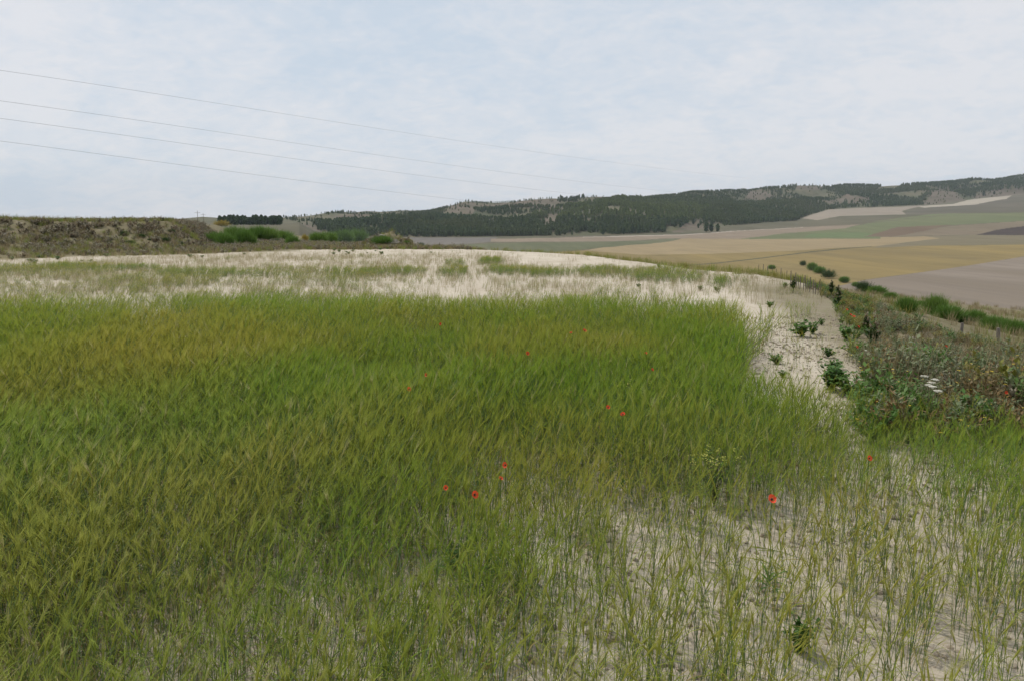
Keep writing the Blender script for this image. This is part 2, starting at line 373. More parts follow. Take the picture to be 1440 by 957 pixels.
FIELDS = [
    ('ditch', [(955, 373.2), (1010, 369.2), (1075, 361.8), (1140, 353.6), (1200, 348.6), (1225, 346.3), (1225, 347.1), (1200, 349.7), (1140, 354.9), (1075, 363.0), (1010, 370.4), (955, 374.2)], field_mat('ditch_scrub', (.085, .085, .045), (.11, .10, .06), 1)),
    ('farm_track', [(820, 333.6), (905, 331.4), (960, 330.2), (1040, 324.6), (1130, 319.6), (1130, 320.3), (1040, 325.4), (960, 331.2), (905, 332.4), (820, 334.5)], field_mat('pale_track', (.36, .30, .24), (.32, .27, .21), 1)),
    ('farm_track', [(1120, 313.5), (1190, 316.0), (1240, 311.6), (1330, 302.2), (1330, 302.8), (1240, 312.4), (1190, 316.9), (1120, 314.5)], field_mat('dark_track', (.12, .11, .065), (.15, .13, .08), 1)),
    # name, polygon in photo rows/columns on the ground, colours
    ('ploughed_field', [(1080, 425), (1216, 394), (1290, 384), (1360, 374), (1440, 361), (1700, 330), (2600, 330), (2600, 700), (1080, 700)],
     field_mat('ploughed_earth', (.21, .17, .13), (.24, .195, .15), 1, (.165, .135, .10), R(60), .8)),
    ('dark_ploughed_field', [(1372, 330.5), (1400, 324), (1440, 318), (1560, 310), (1560, 331)], field_mat('dark_earth', (.055, .04, .034), (.075, .055, .045), 1)),
    ('fallow_strip', [(1255, 333), (1300, 325), (1335, 318), (1440, 311), (1560, 302), (1560, 310), (1440, 318), (1400, 324), (1372, 330.5)], field_mat('fallow', (.20, .155, .10), (.16, .135, .08), 1)),
    ('red_earth_strip', [(1215, 333), (1240, 326), (1262, 319.5), (1340, 316), (1300, 325), (1255, 333)], field_mat('red_earth', (.155, .105, .065), (.15, .11, .065), 1)),
    ('young_crop_field', [(1130, 334), (1140, 329), (1170, 327), (1215, 327), (1238, 331), (1232, 335)], field_mat('young_crop', (.125, .17, .065), (.14, .17, .075), 1)),
    ('green_field', [(1040, 336), (1110, 328), (1190, 321), (1235, 311), (1310, 301), (1440, 299), (1560, 292), (1560, 303), (1440, 311), (1335, 317), (1262, 320), (1240, 327), (1238, 336)],
     field_mat('green_crop', (.13, .15, .065), (.16, .165, .075), 1)),
    ('bare_pink_field', [(1118, 306), (1165, 294.5), (1250, 291), (1297, 289.5), (1268, 297), (1275, 302), (1180, 304.5), (1150, 310)], field_mat('pale_pink_earth', (.29, .24, .18), (.25, .21, .155), 1)),
    ('pale_field', [(1290, 290.5), (1340, 287), (1372, 278.5), (1423, 275), (1416, 279.5), (1370, 288), (1300, 292.5)], field_mat('pale_earth', (.38, .33, .25), (.33, .285, .22), 1)),
    ('scrub_field', [(1260, 302), (1300, 292), (1372, 288), (1425, 277), (1700, 262), (1700, 296), (1440, 298), (1310, 301)], field_mat('dark_scrub_ground', (.10, .095, .06), (.15, .125, .09), 1)),
    ('fallow_field', [(690, 341), (690, 336.5), (900, 332), (960, 330.5), (1040, 325), (1130, 320), (1210, 315.5), (1190, 321), (1110, 328), (1040, 336), (930, 336), (860, 340)], field_mat('fallow_pink', (.25, .195, .135), (.22, .17, .115), 1)),
    ('green_strip', [(440, 352), (560, 348), (700, 342), (860, 340), (960, 335.5), (935, 341), (850, 348), (760, 356), (440, 362)], field_mat('strip_crop', (.11, .125, .06), (.145, .14, .075), 1)),
    ('grey_fallow', [(380, 349), (440, 333), (560, 334), (700, 334), (690, 341), (560, 348)], field_mat('grey_earth', (.15, .135, .115), (.18, .155, .13), 1)),
    ('pale_gold_field', [(820, 352), (850, 348), (935, 341), (960, 336), (1300, 333), (1322, 335.5), (1235, 346), (1130, 352), (1000, 357), (900, 358)], field_mat('pale_gold_crop', (.31, .235, .12), (.265, .20, .105), 1)),
    ('olive_strip', [(1235, 346), (1322, 335.5), (1260, 333.5), (1372, 330.5), (1560, 331), (1560, 343.5), (1300, 345), (1225, 349)], field_mat('olive_crop', (.17, .145, .08), (.19, .155, .09), 1)),
    ('gold_field', [(560, 362), (760, 356), (820, 352), (900, 358), (1000, 357), (1130, 352), (1235, 346), (1560, 343.5), (2600, 330), (2600, 345), (1440, 361), (1360, 374), (1216, 394), (1080, 425), (560, 425)],
     field_mat('gold_crop', (.225, .170, .062), (.185, .138, .055), 1, (.255, .19, .075), R(75), .8)),
]
taken = ~flat
for name, poly, mt in FIELDS:
    mk = in_poly(fpx, fpyw if name != 'ploughed_field' else fpy, poly) & (~taken)
    taken = taken | mk
    if mk.any():
        tag(link(name, grid_mesh(name, FX, FY, FZ, [mt], mk)), kind='structure')
M_hill = earth_mat('hill_earth', (.085, .09, .05), (.135, .12, .075), (.05, .062, .03), .012, .05, 0)
M_vall = field_mat('valley_grass', (.105, .10, .055), (.145, .125, .08), 1)
mk = flat & ~taken
tag(link('valley_floor', grid_mesh('valley_floor', FX, FY, FZ, [M_vall], mk)), kind='structure')
# bare eroded slopes on the hills
BARE = [[(622, 297), (640, 288), (668, 285), (668, 300), (650, 303)], [(665, 290), (770, 279), (788, 284), (782, 293), (740, 291), (690, 294)],
        [(820, 284), (845, 276), (880, 274), (870, 279)], [(1043, 284), (1052, 270), (1072, 266), (1090, 276), (1070, 285)],
        [(1160, 285), (1190, 274), (1225, 279), (1215, 286), (1180, 288)], [(1296, 288), (1312, 270), (1328, 264), (1345, 270), (1356, 283), (1330, 290)],
        [(1365, 281), (1375, 271), (1400, 268), (1440, 264), (1440, 276)], [(1120, 268), (1122, 261), (1158, 262), (1150, 268)],
        [(940, 331), (968, 312), (985, 309), (1000, 318), (1010, 330)],
        [(400, 332), (415, 316), (430, 312), (445, 318), (460, 330)], [(460, 304), (500, 300), (520, 303), (480, 307)],
        [(755, 312), (775, 300), (792, 302), (778, 322), (768, 322)], [(815, 318), (830, 305), (850, 303), (832, 318)]]
hp = np.zeros(fpx.shape, bool)
for b in BARE: hp |= in_poly(fpx + (vn(fX / 25, fY / 25, 2) - .5) * 8, fpy + (vn(fX / 25, fY / 25, 5) - .5) * 4, b)
M_bare = earth_mat('bare_slope', (.145, .115, .088), (.115, .098, .07), (.08, .085, .045), .02, .06, 0)
mk = (~flat) & hp & ~taken | ((~flat) & hp)
tag(link('bare_hillside', grid_mesh('bare_hillside', FX, FY, FZ, [M_bare], mk)), kind='structure')
mk = (~flat) & ~hp
tag(link('hills', grid_mesh('hills', FX, FY, FZ, [M_hill], mk)), kind='structure')

# ---------------------------------------------------------------- scatter with geometry nodes
def scatter(name, protos, P, rot, scl, idx, dry=None, label=None, cat=None):
    col = bpy.data.collections.new(name + '_kinds')
    for i, me in enumerate(protos):
        ob = bpy.data.objects.new('%s_kind_%02d' % (name, i), me); col.objects.link(ob)
    me = bpy.data.meshes.new(name); me.vertices.add(len(P)); me.vertices.foreach_set('co', np.asarray(P, np.float32).reshape(-1))
    a = me.attributes.new('rot', 'FLOAT_VECTOR', 'POINT'); a.data.foreach_set('vector', np.asarray(rot, np.float32).reshape(-1))
    scl = np.asarray(scl, np.float32)
    if scl.ndim == 1: scl = np.repeat(scl[:, None], 3, 1)
    a = me.attributes.new('scl', 'FLOAT_VECTOR', 'POINT'); a.data.foreach_set('vector', scl.reshape(-1))
    a = me.attributes.new('idx', 'INT', 'POINT'); a.data.foreach_set('value', np.asarray(idx, np.int32))
    a = me.attributes.new('dry', 'FLOAT', 'POINT'); a.data.foreach_set('value', np.asarray(dry if dry is not None else np.zeros(len(P)), np.float32))
    me.update()
    ob = link(name, me)
    ng = bpy.data.node_groups.new(name + '_scatter', 'GeometryNodeTree')
    ng.interface.new_socket('Geometry', in_out='INPUT', socket_type='NodeSocketGeometry')
    ng.interface.new_socket('Geometry', in_out='OUTPUT', socket_type='NodeSocketGeometry')
    gi = ng.nodes.new('NodeGroupInput'); go = ng.nodes.new('NodeGroupOutput')
    ip = ng.nodes.new('GeometryNodeInstanceOnPoints'); ci = ng.nodes.new('GeometryNodeCollectionInfo')
    ci.inputs['Collection'].default_value = col; ci.inputs['Separate Children'].default_value = True; ci.inputs['Reset Children'].default_value = True
    def attr(nm, ty):
        n = ng.nodes.new('GeometryNodeInputNamedAttribute'); n.data_type = ty; n.inputs['Name'].default_value = nm; return n.outputs['Attribute']
    e2r = ng.nodes.new('FunctionNodeEulerToRotation')
    l = ng.links
    l.new(gi.outputs[0], ip.inputs['Points']); l.new(ci.outputs[0], ip.inputs['Instance']); ip.inputs['Pick Instance'].default_value = True
    l.new(attr('idx', 'INT'), ip.inputs['Instance Index'])
    l.new(attr('rot', 'FLOAT_VECTOR'), e2r.inputs[0]); l.new(e2r.outputs[0], ip.inputs['Rotation'])
    l.new(attr('scl', 'FLOAT_VECTOR'), ip.inputs['Scale']); l.new(ip.outputs[0], go.inputs[0])
    md = ob.modifiers.new('scatter', 'NODES'); md.node_group = ng
    tag(ob, label, cat, kind='stuff'); return ob

# ---------------------------------------------------------------- pine woods
M_needle = plant_mat('pine_needles', (.045, .08, .03), (.085, .125, .042), dry=(.17, .21, .055), patch=(.10, .125, .045), trans=.15, rough=.7, spec=.15, patch_scale=.006)  # here the dry colour is painted sunlight on the wood, not dryness
M_needle_n = plant_mat('pine_needles_dark', (.036, .066, .024), (.052, .082, .03), trans=.1, rough=.7, spec=.15)
M_bark = earth_mat('bark', (.09, .065, .045), (.13, .095, .07), s1=2, bump=0)
def crown_mb(r, h, z0, n, seed, size, shape='pine'):
    g = np.random.default_rng(seed); b = MB()
    for k in range(n):
        t = g.random() ** .8; an = g.random() * 6.283
        prof = (math.sin(math.pi * min(1, (t * .82 + .13))) ** .8) if shape == 'pine' else (1 - t) ** .75 * .95 + .08
        lob = .80 + .2 * math.sin(an * 3 + seed + t * 5) + .12 * math.sin(an * 7 + t * 11)
        rr = r * prof * lob * (g.random() ** .35)
        c = np.array([math.cos(an) * rr, math.sin(an) * rr, z0 + t * h])
        nrm = np.array([math.cos(an), math.sin(an), g.normal() * .6 + .3]); nrm /= np.linalg.norm(nrm)
        a = np.cross(nrm, [0, 0, 1]); a /= np.linalg.norm(a); c2 = np.cross(a, nrm)
        s = size * g.uniform(.6, 1.3); ro = g.uniform(0, 6.28); a, c2 = a * math.cos(ro) + c2 * math.sin(ro), c2 * math.cos(ro) - a * math.sin(ro)
        b.add([c - a * s, c + c2 * s * .8 + nrm * s * .2, c + a * s * .9, c - c2 * s * .7 - nrm * s * .25], [(0, 1, 2), (0, 2, 3)])
    return b
def pine_trunk(h, r):
    b = MB(); b.tube([(0, 0, -.8), (.1, 0, h * .5), (0, .1, h * .93)], [r, r * .7, r * .2], 5)
    for k in range(5):
        an = k * 2.3; z = h * (.3 + .12 * k); l = h * .25
        b.tube([(0, 0, z), (math.cos(an) * l, math.sin(an) * l, z + l * .4)], [r * .35, r * .1], 3)
    return b
def full_pine(seed, n=150, size=1.05, shape='pine'):
    c = crown_mb(2.9, 8.2, 1.6, n, seed, size, shape); tb = pine_trunk(9.5, .2)
    for V, in [(v,) for v in tb.v]: pass
    c.m = [0] * len(c.f); off = c.n
    for v in tb.v: c.v.append(v)
    c.f += [tuple(i + off for i in f) for f in tb.f]; c.m += [1] * len(tb.f); c.n += tb.n
    return c.mesh('pine_kind', [M_needle, M_bark])
pines = [full_pine(s, shape=('pine' if s % 4 else 'cone')) for s in range(8)]
n = 150000
u = rng.uniform(-.33, .74, n); Yf = np.sqrt(rng.uniform(560 ** 2, 2750 ** 2, n)); Xf = u * Yf
Zf = H(Xf, Yf); tpx, tpy = to_px(Xf, Yf, Zf); ft = nd(u, 4); rd = nd(u, 6)
gap = fbm(Xf / 120, Yf / 120, 4, 55)
keep = (Yf > ft + 14) & (Yf < rd + 20) & (tpx > 398)
WOODS = [([(396, 322), (396, 309), (445, 306), (445, 322)], .55, .1, .55), ([(440, 325), (440, 307), (520, 300), (600, 297), (640, 299), (640, 312), (560, 316)], .62, .1, .6), ([(445, 332), (445, 318), (520, 312), (620, 306), (700, 312), (760, 309), (860, 308), (940, 312), (1000, 312), (940, 330), (880, 333), (560, 335)], 1.0, .0, 1.0),
         ([(640, 299), (700, 292), (770, 290), (800, 293), (740, 300), (690, 305), (640, 305)], .9, .0, .7),
         ([(700, 308), (780, 297), (830, 284), (880, 279), (960, 282), (1000, 292), (1010, 308), (940, 313), (860, 309)], .85, .7, .85),
         ([(1000, 316), (985, 302), (1010, 292), (1100, 292), (1135, 304), (1124, 311), (1060, 317)], 1.0, .1, 1.0),
         ([(900, 281), (980, 277), (1050, 284), (1140, 285), (1220, 283), (1240, 292), (1165, 296), (1130, 303), (1080, 296), (1000, 293)], .75, .2, .8),
         ([(1170, 262), (1300, 257), (1440, 243), (1520, 238), (1520, 262), (1400, 268), (1365, 280), (1310, 262), (1290, 287), (1240, 292), (1225, 278), (1180, 275)], .8, .1, .85),
         ([(780, 282), (800, 276), (822, 277), (800, 286)], .9, .0, .8), ([(1060, 272), (1062, 264), (1120, 262), (1165, 264), (1160, 285), (1100, 280)], .6, .1, .75)]
wx = tpx + (fbm(Xf / 60, Yf / 60, 2, 57) - .5) * 22; wy = tpy + (fbm(Xf / 60, Yf / 60, 2, 58) - .5) * 5
dens = .28 + .6 * ss(.34, .56, gap); sun_tint = np.zeros(n); tsz = np.full(n, .5)  # sunlit wood is painted as a paler needle tint per polygon
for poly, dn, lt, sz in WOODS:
    mk = in_poly(wx, wy, poly); dens = np.where(mk, dn * ss(.27 + .15 * (1 - dn), .45 + .1 * (1 - dn), gap), dens); sun_tint = np.where(mk, lt, sun_tint); tsz = np.where(mk, sz, tsz)
lane = (np.abs(wy - np.interp(wx, [560, 640, 760, 830, 900], [316, 309, 311, 308, 313])) < .9) & (tpx > 640) & (tpx < 860); dens = np.where(lane, dens * .25, dens)
inb = np.zeros(n, bool)
for b in BARE: inb |= in_poly(tpx + rng.normal(0, 2.0, n), tpy + rng.normal(0, 1.2, n), b)
dens = np.where(inb, .20, dens); dens = np.where(tpx < 445, dens * .7, dens)
dens *= 1 - .5 * (np.abs(Yf - rd) < 60) * (tpx < 1050)
keep &= rng.random(n) < dens
# grassy lane between nearer spur and hill behind at right
keep &= rng.random(n) < dens
keep &= ~((tpx > 935) & (tpx < 1015) & (Yf < ft + 90))
Xk, Yk, Zk = Xf[keep], Yf[keep], Zf[keep]; nk = len(Xk)
sc = rng.uniform(.7, 1.15, nk) * tsz[keep]
scatter('pine_forest', pines, np.stack([Xk, Yk, Zk - .3], 1), np.stack([np.zeros(nk), np.zeros(nk), rng.uniform(0, 6.28, nk)], 1),
        sc, rng.integers(0, 8, nk), dry=sun_tint[keep] * rng.uniform(.3, 1, nk), label='dark green pine forest covering the far hillsides across the valley', cat='forest')  # the dry attribute carries the painted sun patch into the needle colour
def far_pine(px, py, h, label, group, seed, cat='tree', r=.5, shape='pine'):
    x, y, z = unproject(px, py)
    e = bpy.data.objects.new('pine_tree', None); COL.objects.link(e); e.location = (x, y, z); e.rotation_euler = (0, 0, seed * 1.7)
    k = h / 10.0; kk = seed % 5
    if kk not in TREE_MESH:
        TREE_MESH[kk] = (crown_mb(3.6, 8.8, 1.0, 320, 100 + kk, .85, shape).mesh('crown', [M_needle_n]), pine_trunk(9.6, .24).mesh('trunk', [M_bark]))
    cr, tr = TREE_MESH[kk]
    link('crown', cr, parent=e); link('trunk', tr, parent=e); e.scale = (k * r / .5, k * r / .5, k)
    tag(e, label, cat, group); return e
TREE_MESH = {}
LONE = [(993, 327, 14, 'round dark pine at the left of the clump standing on the pale field edge'),
        (1000, 326.5, 12.5, 'dark pine in the middle of the clump on the pale field edge'),
        (1009, 326.5, 11, 'small dark pine at the right end of the clump on the pale field edge'),
        (982, 321, 7, 'small pine on the bare slope just left of the dark clump'),
        (975, 316, 9, 'pine at the top of the bare slope above the valley fields'),
        (957, 321, 12, 'upright dark pine beside the bare slope, the taller of a pair'),
        (949, 320, 10, 'slimmer pine left of the tall one beside the bare slope'),
        (898, 329, 13, 'lone dark pine standing out at the foot of the wood, on the right'),
        (889, 328.5, 12, 'dark pine second from the right at the foot of the wood'),
        (877, 330, 10, 'separate pine with bare ground around it at the foot of the wood'),
        (848, 331, 8, 'small pine by the field edge below the wood, leftmost of the loose ones'),
        (1398, 274, 10, 'dark pine on the pale slope high on the right hill'),
        (1383, 276, 14, 'large dark pine beside the pale field high on the right hill')]
for i, (px, py, h, lab) in enumerate(LONE):
    far_pine(px, py, h, lab, 'loose pines at the foot of the wooded hills', i)
RIDGE = [(618, 297, 5), (790, 279, 10), (797, 279, 9), (803, 279, 10), (811, 279, 9), (820, 280, 9), (957, 274, 8), (975, 273, 9), (1002, 272, 7), (1040, 270, 9), (1052, 268, 8), (1170, 264, 8)]
RL = {618: 'tiny lone pine on the skyline at the left foot of the bare summit', 790: 'leftmost pine of the dark clump on the bare summit', 797: 'second pine from the left in the summit clump', 803: 'middle pine of the summit clump',
      811: 'fourth pine from the left in the summit clump', 820: 'rightmost pine of the summit clump', 957: 'lone skyline pine above the middle of the wooded slope', 975: 'skyline pine next right of the one above the wooded slope',
      1002: 'small skyline pine alone on the brown ridge', 1040: 'skyline pine at the left top of the bare grey slope', 1052: 'skyline pine directly above the bare grey slope', 1170: 'skyline pine right of the flat bare ridge top'}
for i, (px, py, h) in enumerate(RIDGE):
    uu = u_of(px, py); y = float(np.interp(uu, FU, NDY[:, 6])) - 22; x = uu * y; z = float(H(x, y))
    e = far_pine(px, 400, h * .8, RL[px], 'pines along the ridge skyline', i + 3); e.location = (x, y, z)
for i in range(56):                                    # the grove on the left skyline
    px = 310 + (i % 28) * 3.1 + random.uniform(-1.5, 1.5); y = 640 + (i // 28) * 22 + random.uniform(-6, 6)
    uu = u_of(px, 312); x = uu * y; z = float(H(x, y))
    e = far_pine(px, 400, random.uniform(5.6, 8.6), 'dark pine in the dense grove on the left skyline behind the green broom shrubs', 'pine grove on the left skyline', i); e.location = (x, y, z)
exec_far = True

# ---------------------------------------------------------------- grass and barley kinds
def leaf_pts(p0, an, length, up, droop, n=4):
    pts = []; p = np.array(p0, float); el = up
    for i in range(n + 1):
        pts.append(p.copy()); st = length / n
        p = p + st * np.array([math.cos(an) * math.cos(el), math.sin(an) * math.cos(el), math.sin(el)]); el -= droop / n
    return pts
def barley(b, g, x0, y0, h, ear=True, fat=1.0, awns=13, leaves=4, lean=.25):
    an0 = g.normal(0, .7); ln = abs(g.normal(lean, .12))
    pts = []; n = 5
    for i in range(n + 1):
        t = i / n; o = ln * h * t * t
        pts.append((x0 + math.cos(an0) * o, y0 + math.sin(an0) * o, h * t * (1 - .12 * ln * t) - .01))
    b.tube(pts, [.0017 * fat] * 4 + [.0013 * fat] * 2, 3, 0, cap=False)
    for k in range(leaves):
        t = g.uniform(.08, .82); i = t * n; i0 = int(i); p = np.array(pts[i0]) * (1 - (i - i0)) + np.array(pts[i0 + 1]) * (i - i0)
        an = g.uniform(0, 6.28) if g.random() < .5 else g.normal(0, .8); L_ = g.uniform(.09, .19) * (h / .42)
        lp = leaf_pts(p, an, L_, g.uniform(.75, 1.35), g.uniform(.5, 2.2), 4)
        w = .0050 * fat * g.uniform(.6, 1.2)
        b.ribbon(lp, [w * .7, w, w * .9, w * .55, .0004], (-math.sin(an), math.cos(an), 0), 1 if t > .38 else 3)
    if ear:
        top = np.array(pts[-1]); tl = ln * 1.1 + g.uniform(.02, .45); ea = an0 + g.normal(0, .4)
        d = np.array([math.cos(ea) * math.sin(tl), math.sin(ea) * math.sin(tl), math.cos(tl)])
        sd_ = np.array([-math.sin(ea), math.cos(ea), 0]); up_ = np.cross(d, sd_); L_ = g.uniform(.045, .07)
        b.tube([top, top + d * L_ * .35, top + d * L_ * .75, top + d * L_], [.0018 * fat, .0040 * fat, .0034 * fat, .001], 4, 2, cap=False)
        for k in range(awns):
            ra = g.uniform(-.20, .20); rb = g.uniform(-.14, .14) ; s0 = top + d * L_ * g.uniform(.1, .95)
            dd = d + sd_ * ra + up_ * rb - np.array([0, 0, .05]); dd /= np.linalg.norm(dd); al = g.uniform(.07, .12)
            w = sd_ * .0006 * fat if k % 2 else up_ * .0006 * fat
            b.tri(s0 - w, s0 + w, s0 + dd * al, 4)
M_bst = plant_mat('barley_stem', (.11, .20, .085), (.16, .23, .075), dry=(.38, .34, .17), trans=.2, spec=.15)
M_blf = plant_mat('barley_leaf', (.125, .25, .024), (.24, .34, .036), dry=(.40, .36, .16), patch=(.31, .31, .035), trans=.42, spec=.15)
M_ear = plant_mat('barley_ear', (.20, .32, .035), (.31, .38, .05), dry=(.47, .42, .18), patch=(.42, .38, .07), trans=.35, spec=.15)
M_old = plant_mat('barley_old_leaf', (.38, .29, .12), (.19, .21, .035), dry=(.47, .39, .23), trans=.3, spec=.1)
M_awn = plant_mat('barley_awn', (.20, .33, .035), (.32, .39, .05), dry=(.55, .49, .26), patch=(.42, .38, .07), trans=.5, spec=.15)
BM = [M_bst, M_blf, M_ear, M_old, M_awn]
near_k = []
for s in range(18):
    g = np.random.default_rng(300 + s); b = MB(); barley(b, g, 0, 0, g.uniform(.34, .48), ear=(s % 5 != 4), leaves=int(g.integers(4, 7)), lean=(.05, .16, .38)[s % 3], fat=.88, awns=18); near_k.append(b.mesh('barley_kind', BM))
clump_k = []
for s in range(10):
    g = np.random.default_rng(400 + s); b = MB()
    for k in range(9): barley(b, g, g.normal(0, .07), g.normal(0, .07), g.uniform(.32, .46), ear=g.random() < .8, fat=1.4, awns=8, leaves=3)
    clump_k.append(b.mesh('barley_clump_kind', BM))

# field density, on the ground
PATH = [(1032, 590), (1040, 550), (1052, 508), (1092, 480), (1135, 455), (1156, 434), (1174, 434), (1188, 462), (1192, 495), (1212, 525), (1218, 550), (1196, 580), (1180, 604), (1150, 606), (1125, 590)]
PATH2 = [(1020, 492), (1055, 455), (1075, 418), (1100, 414), (1100, 452), (1082, 478), (1050, 500)]
PATH3 = [(900, 374), (1000, 380), (1060, 388), (1110, 398), (1165, 425), (1180, 442), (1150, 446), (1110, 425), (1060, 406), (1000, 392), (930, 384)]
PATCH = [(505, 388, 60, 5), (560, 385, 40, 4), (637, 386, 19, 8), (715, 383, 35, 6), (765, 387, 40, 5), (690, 371, 18, 5), (845, 386, 38, 6), (905, 392, 30, 6), (948, 394, 40, 7),
         (1015, 402, 18, 7), (1040, 398, 14, 6), (1095, 398, 25, 5), (640, 373, 14, 3), (300, 388, 90, 4), (120, 380, 120, 4), (960, 385, 60, 3), (1115, 412, 20, 6)]
def gpos(X, Y): return to_px(X, Y, H(X, Y))
def field_d(X, Y):
    px, py = gpos(X, Y)
    w1 = (fbm(X / 2.2, Y / 4.5, 4, 61) - .5) * 2; w2 = (fbm(X / .30, Y / .30, 3, 71) - .5) * 2; w3 = (fbm(X / 1.1, Y / 1.1, 3, 73) - .5) * 2
    pyw = py + w1 * 30 * ss(540, 400, py)
    g = .02 + (.74 - .26 * ss(420, 600, px)) * ss(364, 384, pyw) * (.5 + w3) * (1 - .55 * ss(560, 680, px) * ss(425, 395, py)) + ss(408 + 14 * ss(300, 600, px) + 8 * ss(800, 1000, px), 480 + 8 * ss(300, 600, px) + 8 * ss(800, 1000, px), pyw + 16 * w3) * .85
    g *= 1 - .25 * ss(0.0, .5, w3) * ss(560, 430, py)
    thin = ss(560, 780, py + 60 * w1 + 40 * w3) * ss(430, 980, px + 80 * w1)
    thin = np.maximum(thin, .20 * ss(600, 900, py + 40 * w3) * ss(-200, 400, px))
    holes = ss(.62, .22, (w2 * .45 + w3 * .55) * .5 + .5)
    g = g * (1 - .30 * thin) * (1 - thin * .85 * holes)
    rd_ = X * .54 + Y * .84 + w1 * .05                     # drill rows
    row = .5 + .5 * np.cos(rd_ / .20 * 2 * np.pi)
    g *= 1 - .88 * thin * (1 - row)
    lp = np.exp(-(((px - 60) / 90) ** 2 + ((py - 485) / 28) ** 2)); g *= 1 - .6 * lp * ss(-.3, .3, w3)
    g *= 1 - .7 * ss(0, .25, np.exp(-(((px - 1075) / 55) ** 2 + ((py - 450) / 38) ** 2)) - .45)
    g *= 1 - .6 * ss(880, 980, px) * ss(455, 430, py)
    g = np.where(in_poly(px + w3 * 14, py + w3 * 5, PATH3), g * .15, g)
    g0 = g
    for (cx, cy_, rx, ry) in PATCH:
        g = np.maximum(g, ss(1.3, .75, np.hypot((px - cx) / rx, (py - cy_) / ry) + w3 * .45) * .75)
    for (xa, xb) in ((612, 590), (653, 676)):
        xl = xa + (xb - xa) * (py - 362) / 50; g = np.where((py < 418), g * ss(.35, .9, np.abs(px - xl) / (3.0 + (py - 362) * .06)), g)
    pxa = px + w2 * 12 + w3 * 10; pya = py + w3 * 8
    bare = in_poly(pxa, pya, PATH) | in_poly(pxa, pya, PATH2)
    g = np.where(bare, g * .05, g)
    g = np.where((px > 1110) & (py > 432), g * (1 - ss(0, 22, (606 + .12 * (px - 1190)) - py + w3 * 18) * ss(1170, 1215, px) * .97), g)
    g = np.where((px > 1100) & (py <= 432), g * .3, g)
    edg = edge_dist(X, Y); g *= np.where(Y > 21, ss(-.8, -2.6, edg + w3 * .8), ss(-.3, -.9, edg + w3 * .4))
    cdd = crest_dist(X, Y); g *= np.where(X < -14, ss(12, 14.5, cdd + w1), 1.0)
    g *= ss(53.5, 51, Y)
    sandy = ss(700, 760, px) * ss(379, 374, py); g *= 1 - .95 * sandy
    return np.clip(g, 0, 1), px, py, thin, w1, w3
def frustum_pts(n, y0, y1, pad=1.6, k=.70):
    y = np.sqrt(rng.uniform(0, 1, n) * (y1 ** 2 - y0 ** 2) + y0 ** 2); x = rng.uniform(-1, 1, n) * (k * y + pad)
    keep = rng.random(n) < (k * y + pad) / (k * y1 + pad) * y1 / y * .999
    return x, y
def area_pts(dens, y0, y1, pad=1.6, k=.70):
    a = (2 * pad * (y1 - y0) + k * (y1 ** 2 - y0 ** 2)); n = int(dens * a)
    y = rng.uniform(y0, y1, n * 2); x = rng.uniform(-(k * y1 + pad), k * y1 + pad, n * 2)
    kk = np.abs(x) < k * y + pad; x, y = x[kk], y[kk]
    # thin to the right count
    f = n / max(1, len(x)); s = rng.random(len(x)) < f
    return x[s], y[s]
def barley_pts(dens, y0, y1, kinds, pw=1.0, hs=1.0):
    TL = 3 if kinds > 12 else 1
    x, y = area_pts(dens / TL, y0, y1); g, px, py, thin, w1, w3 = field_d(x, y)
    k = rng.random(len(x)) < g ** pw
    x, y, px, py, thin, w1, w3, g = [np.repeat(q[k], TL) for q in (x, y, px, py, thin, w1, w3, g)]
    if TL > 1:
        k = rng.random(len(x)) < rng.uniform(.5, 1.3, len(x)); x, y, px, py, thin, w1, w3, g = [q[k] for q in (x, y, px, py, thin, w1, w3, g)]
        x = x + rng.normal(0, .016, len(x)); y = y + rng.normal(0, .016, len(x))
    n = len(x); z = H(x, y) - .004
    lean = np.clip(.02 + .42 * ss(750, 50, px) * ss(950, 650, py) + .25 * w3 * ss(1000, 500, px), 0, .7)
    rot = np.stack([rng.normal(0, .09, n), rng.normal(0, .07, n) + lean * rng.uniform(.2, 1.3, n) * .6, rng.normal(0, .7, n) + 1.3 * (fbm(x / .7, y / .7, 2, 81) - .5) + np.where(rng.random(n) < .3 + .5 * ss(500, 1000, px), rng.uniform(-3.14, 3.14, n), 0)], 1)
    hh = hs * (1 - .12 * thin) * rng.uniform(.66, 1.12, n) * (1 + .10 * w1 + .25 * w3)
    hh *= .56 + .44 * ss(412, 500, py)
    hh *= 1 - .38 * ss(1120, 1210, px) * ss(760, 640, py)
    hh *= .62 + .38 * ss(.08, .62, g) if kinds < 0 else 1 - .34 * (1 - ss(.1, .65, g)) * ss(690, 600, py)
    dry = np.clip(ss(450, 395, py + w1 * 14) * .55 * rng.uniform(.3, 1.2, n) + .85 * (rng.random(n) < .08) * rng.random(n) + .14 * thin * rng.random(n) + .12 * ss(750, 200, px) * ss(540, 700, py), 0, 1)
    green = np.zeros(n)
    for (cx, cy_, rx, ry) in PATCH: green = np.maximum(green, ss(1.5, .8, np.hypot((px - cx) / rx, (py - cy_) / ry)))
    dry *= 1 - .8 * green
    # tussocky, some fallen
    fallen = rng.random(n) < .008 + .02 * ss(700, 300, px); rot[:, 1] = np.where(fallen, rng.uniform(.8, 1.3, n), rot[:, 1])
    ki = rng.integers(0, kinds, n)
    if kinds > 12: ki = np.where(rng.random(n) < thin * 1.3, (ki // 3) * 3, ki)
    return np.stack([x, y, z], 1), rot, hh, ki, dry
P, r_, s_, i_, d_ = barley_pts(1020, 1.6, 9.0, 18)
P2, r2, s2, i2, d2 = barley_pts(520, 9.0, 15.0, 18); s2 = s2 * 1.05
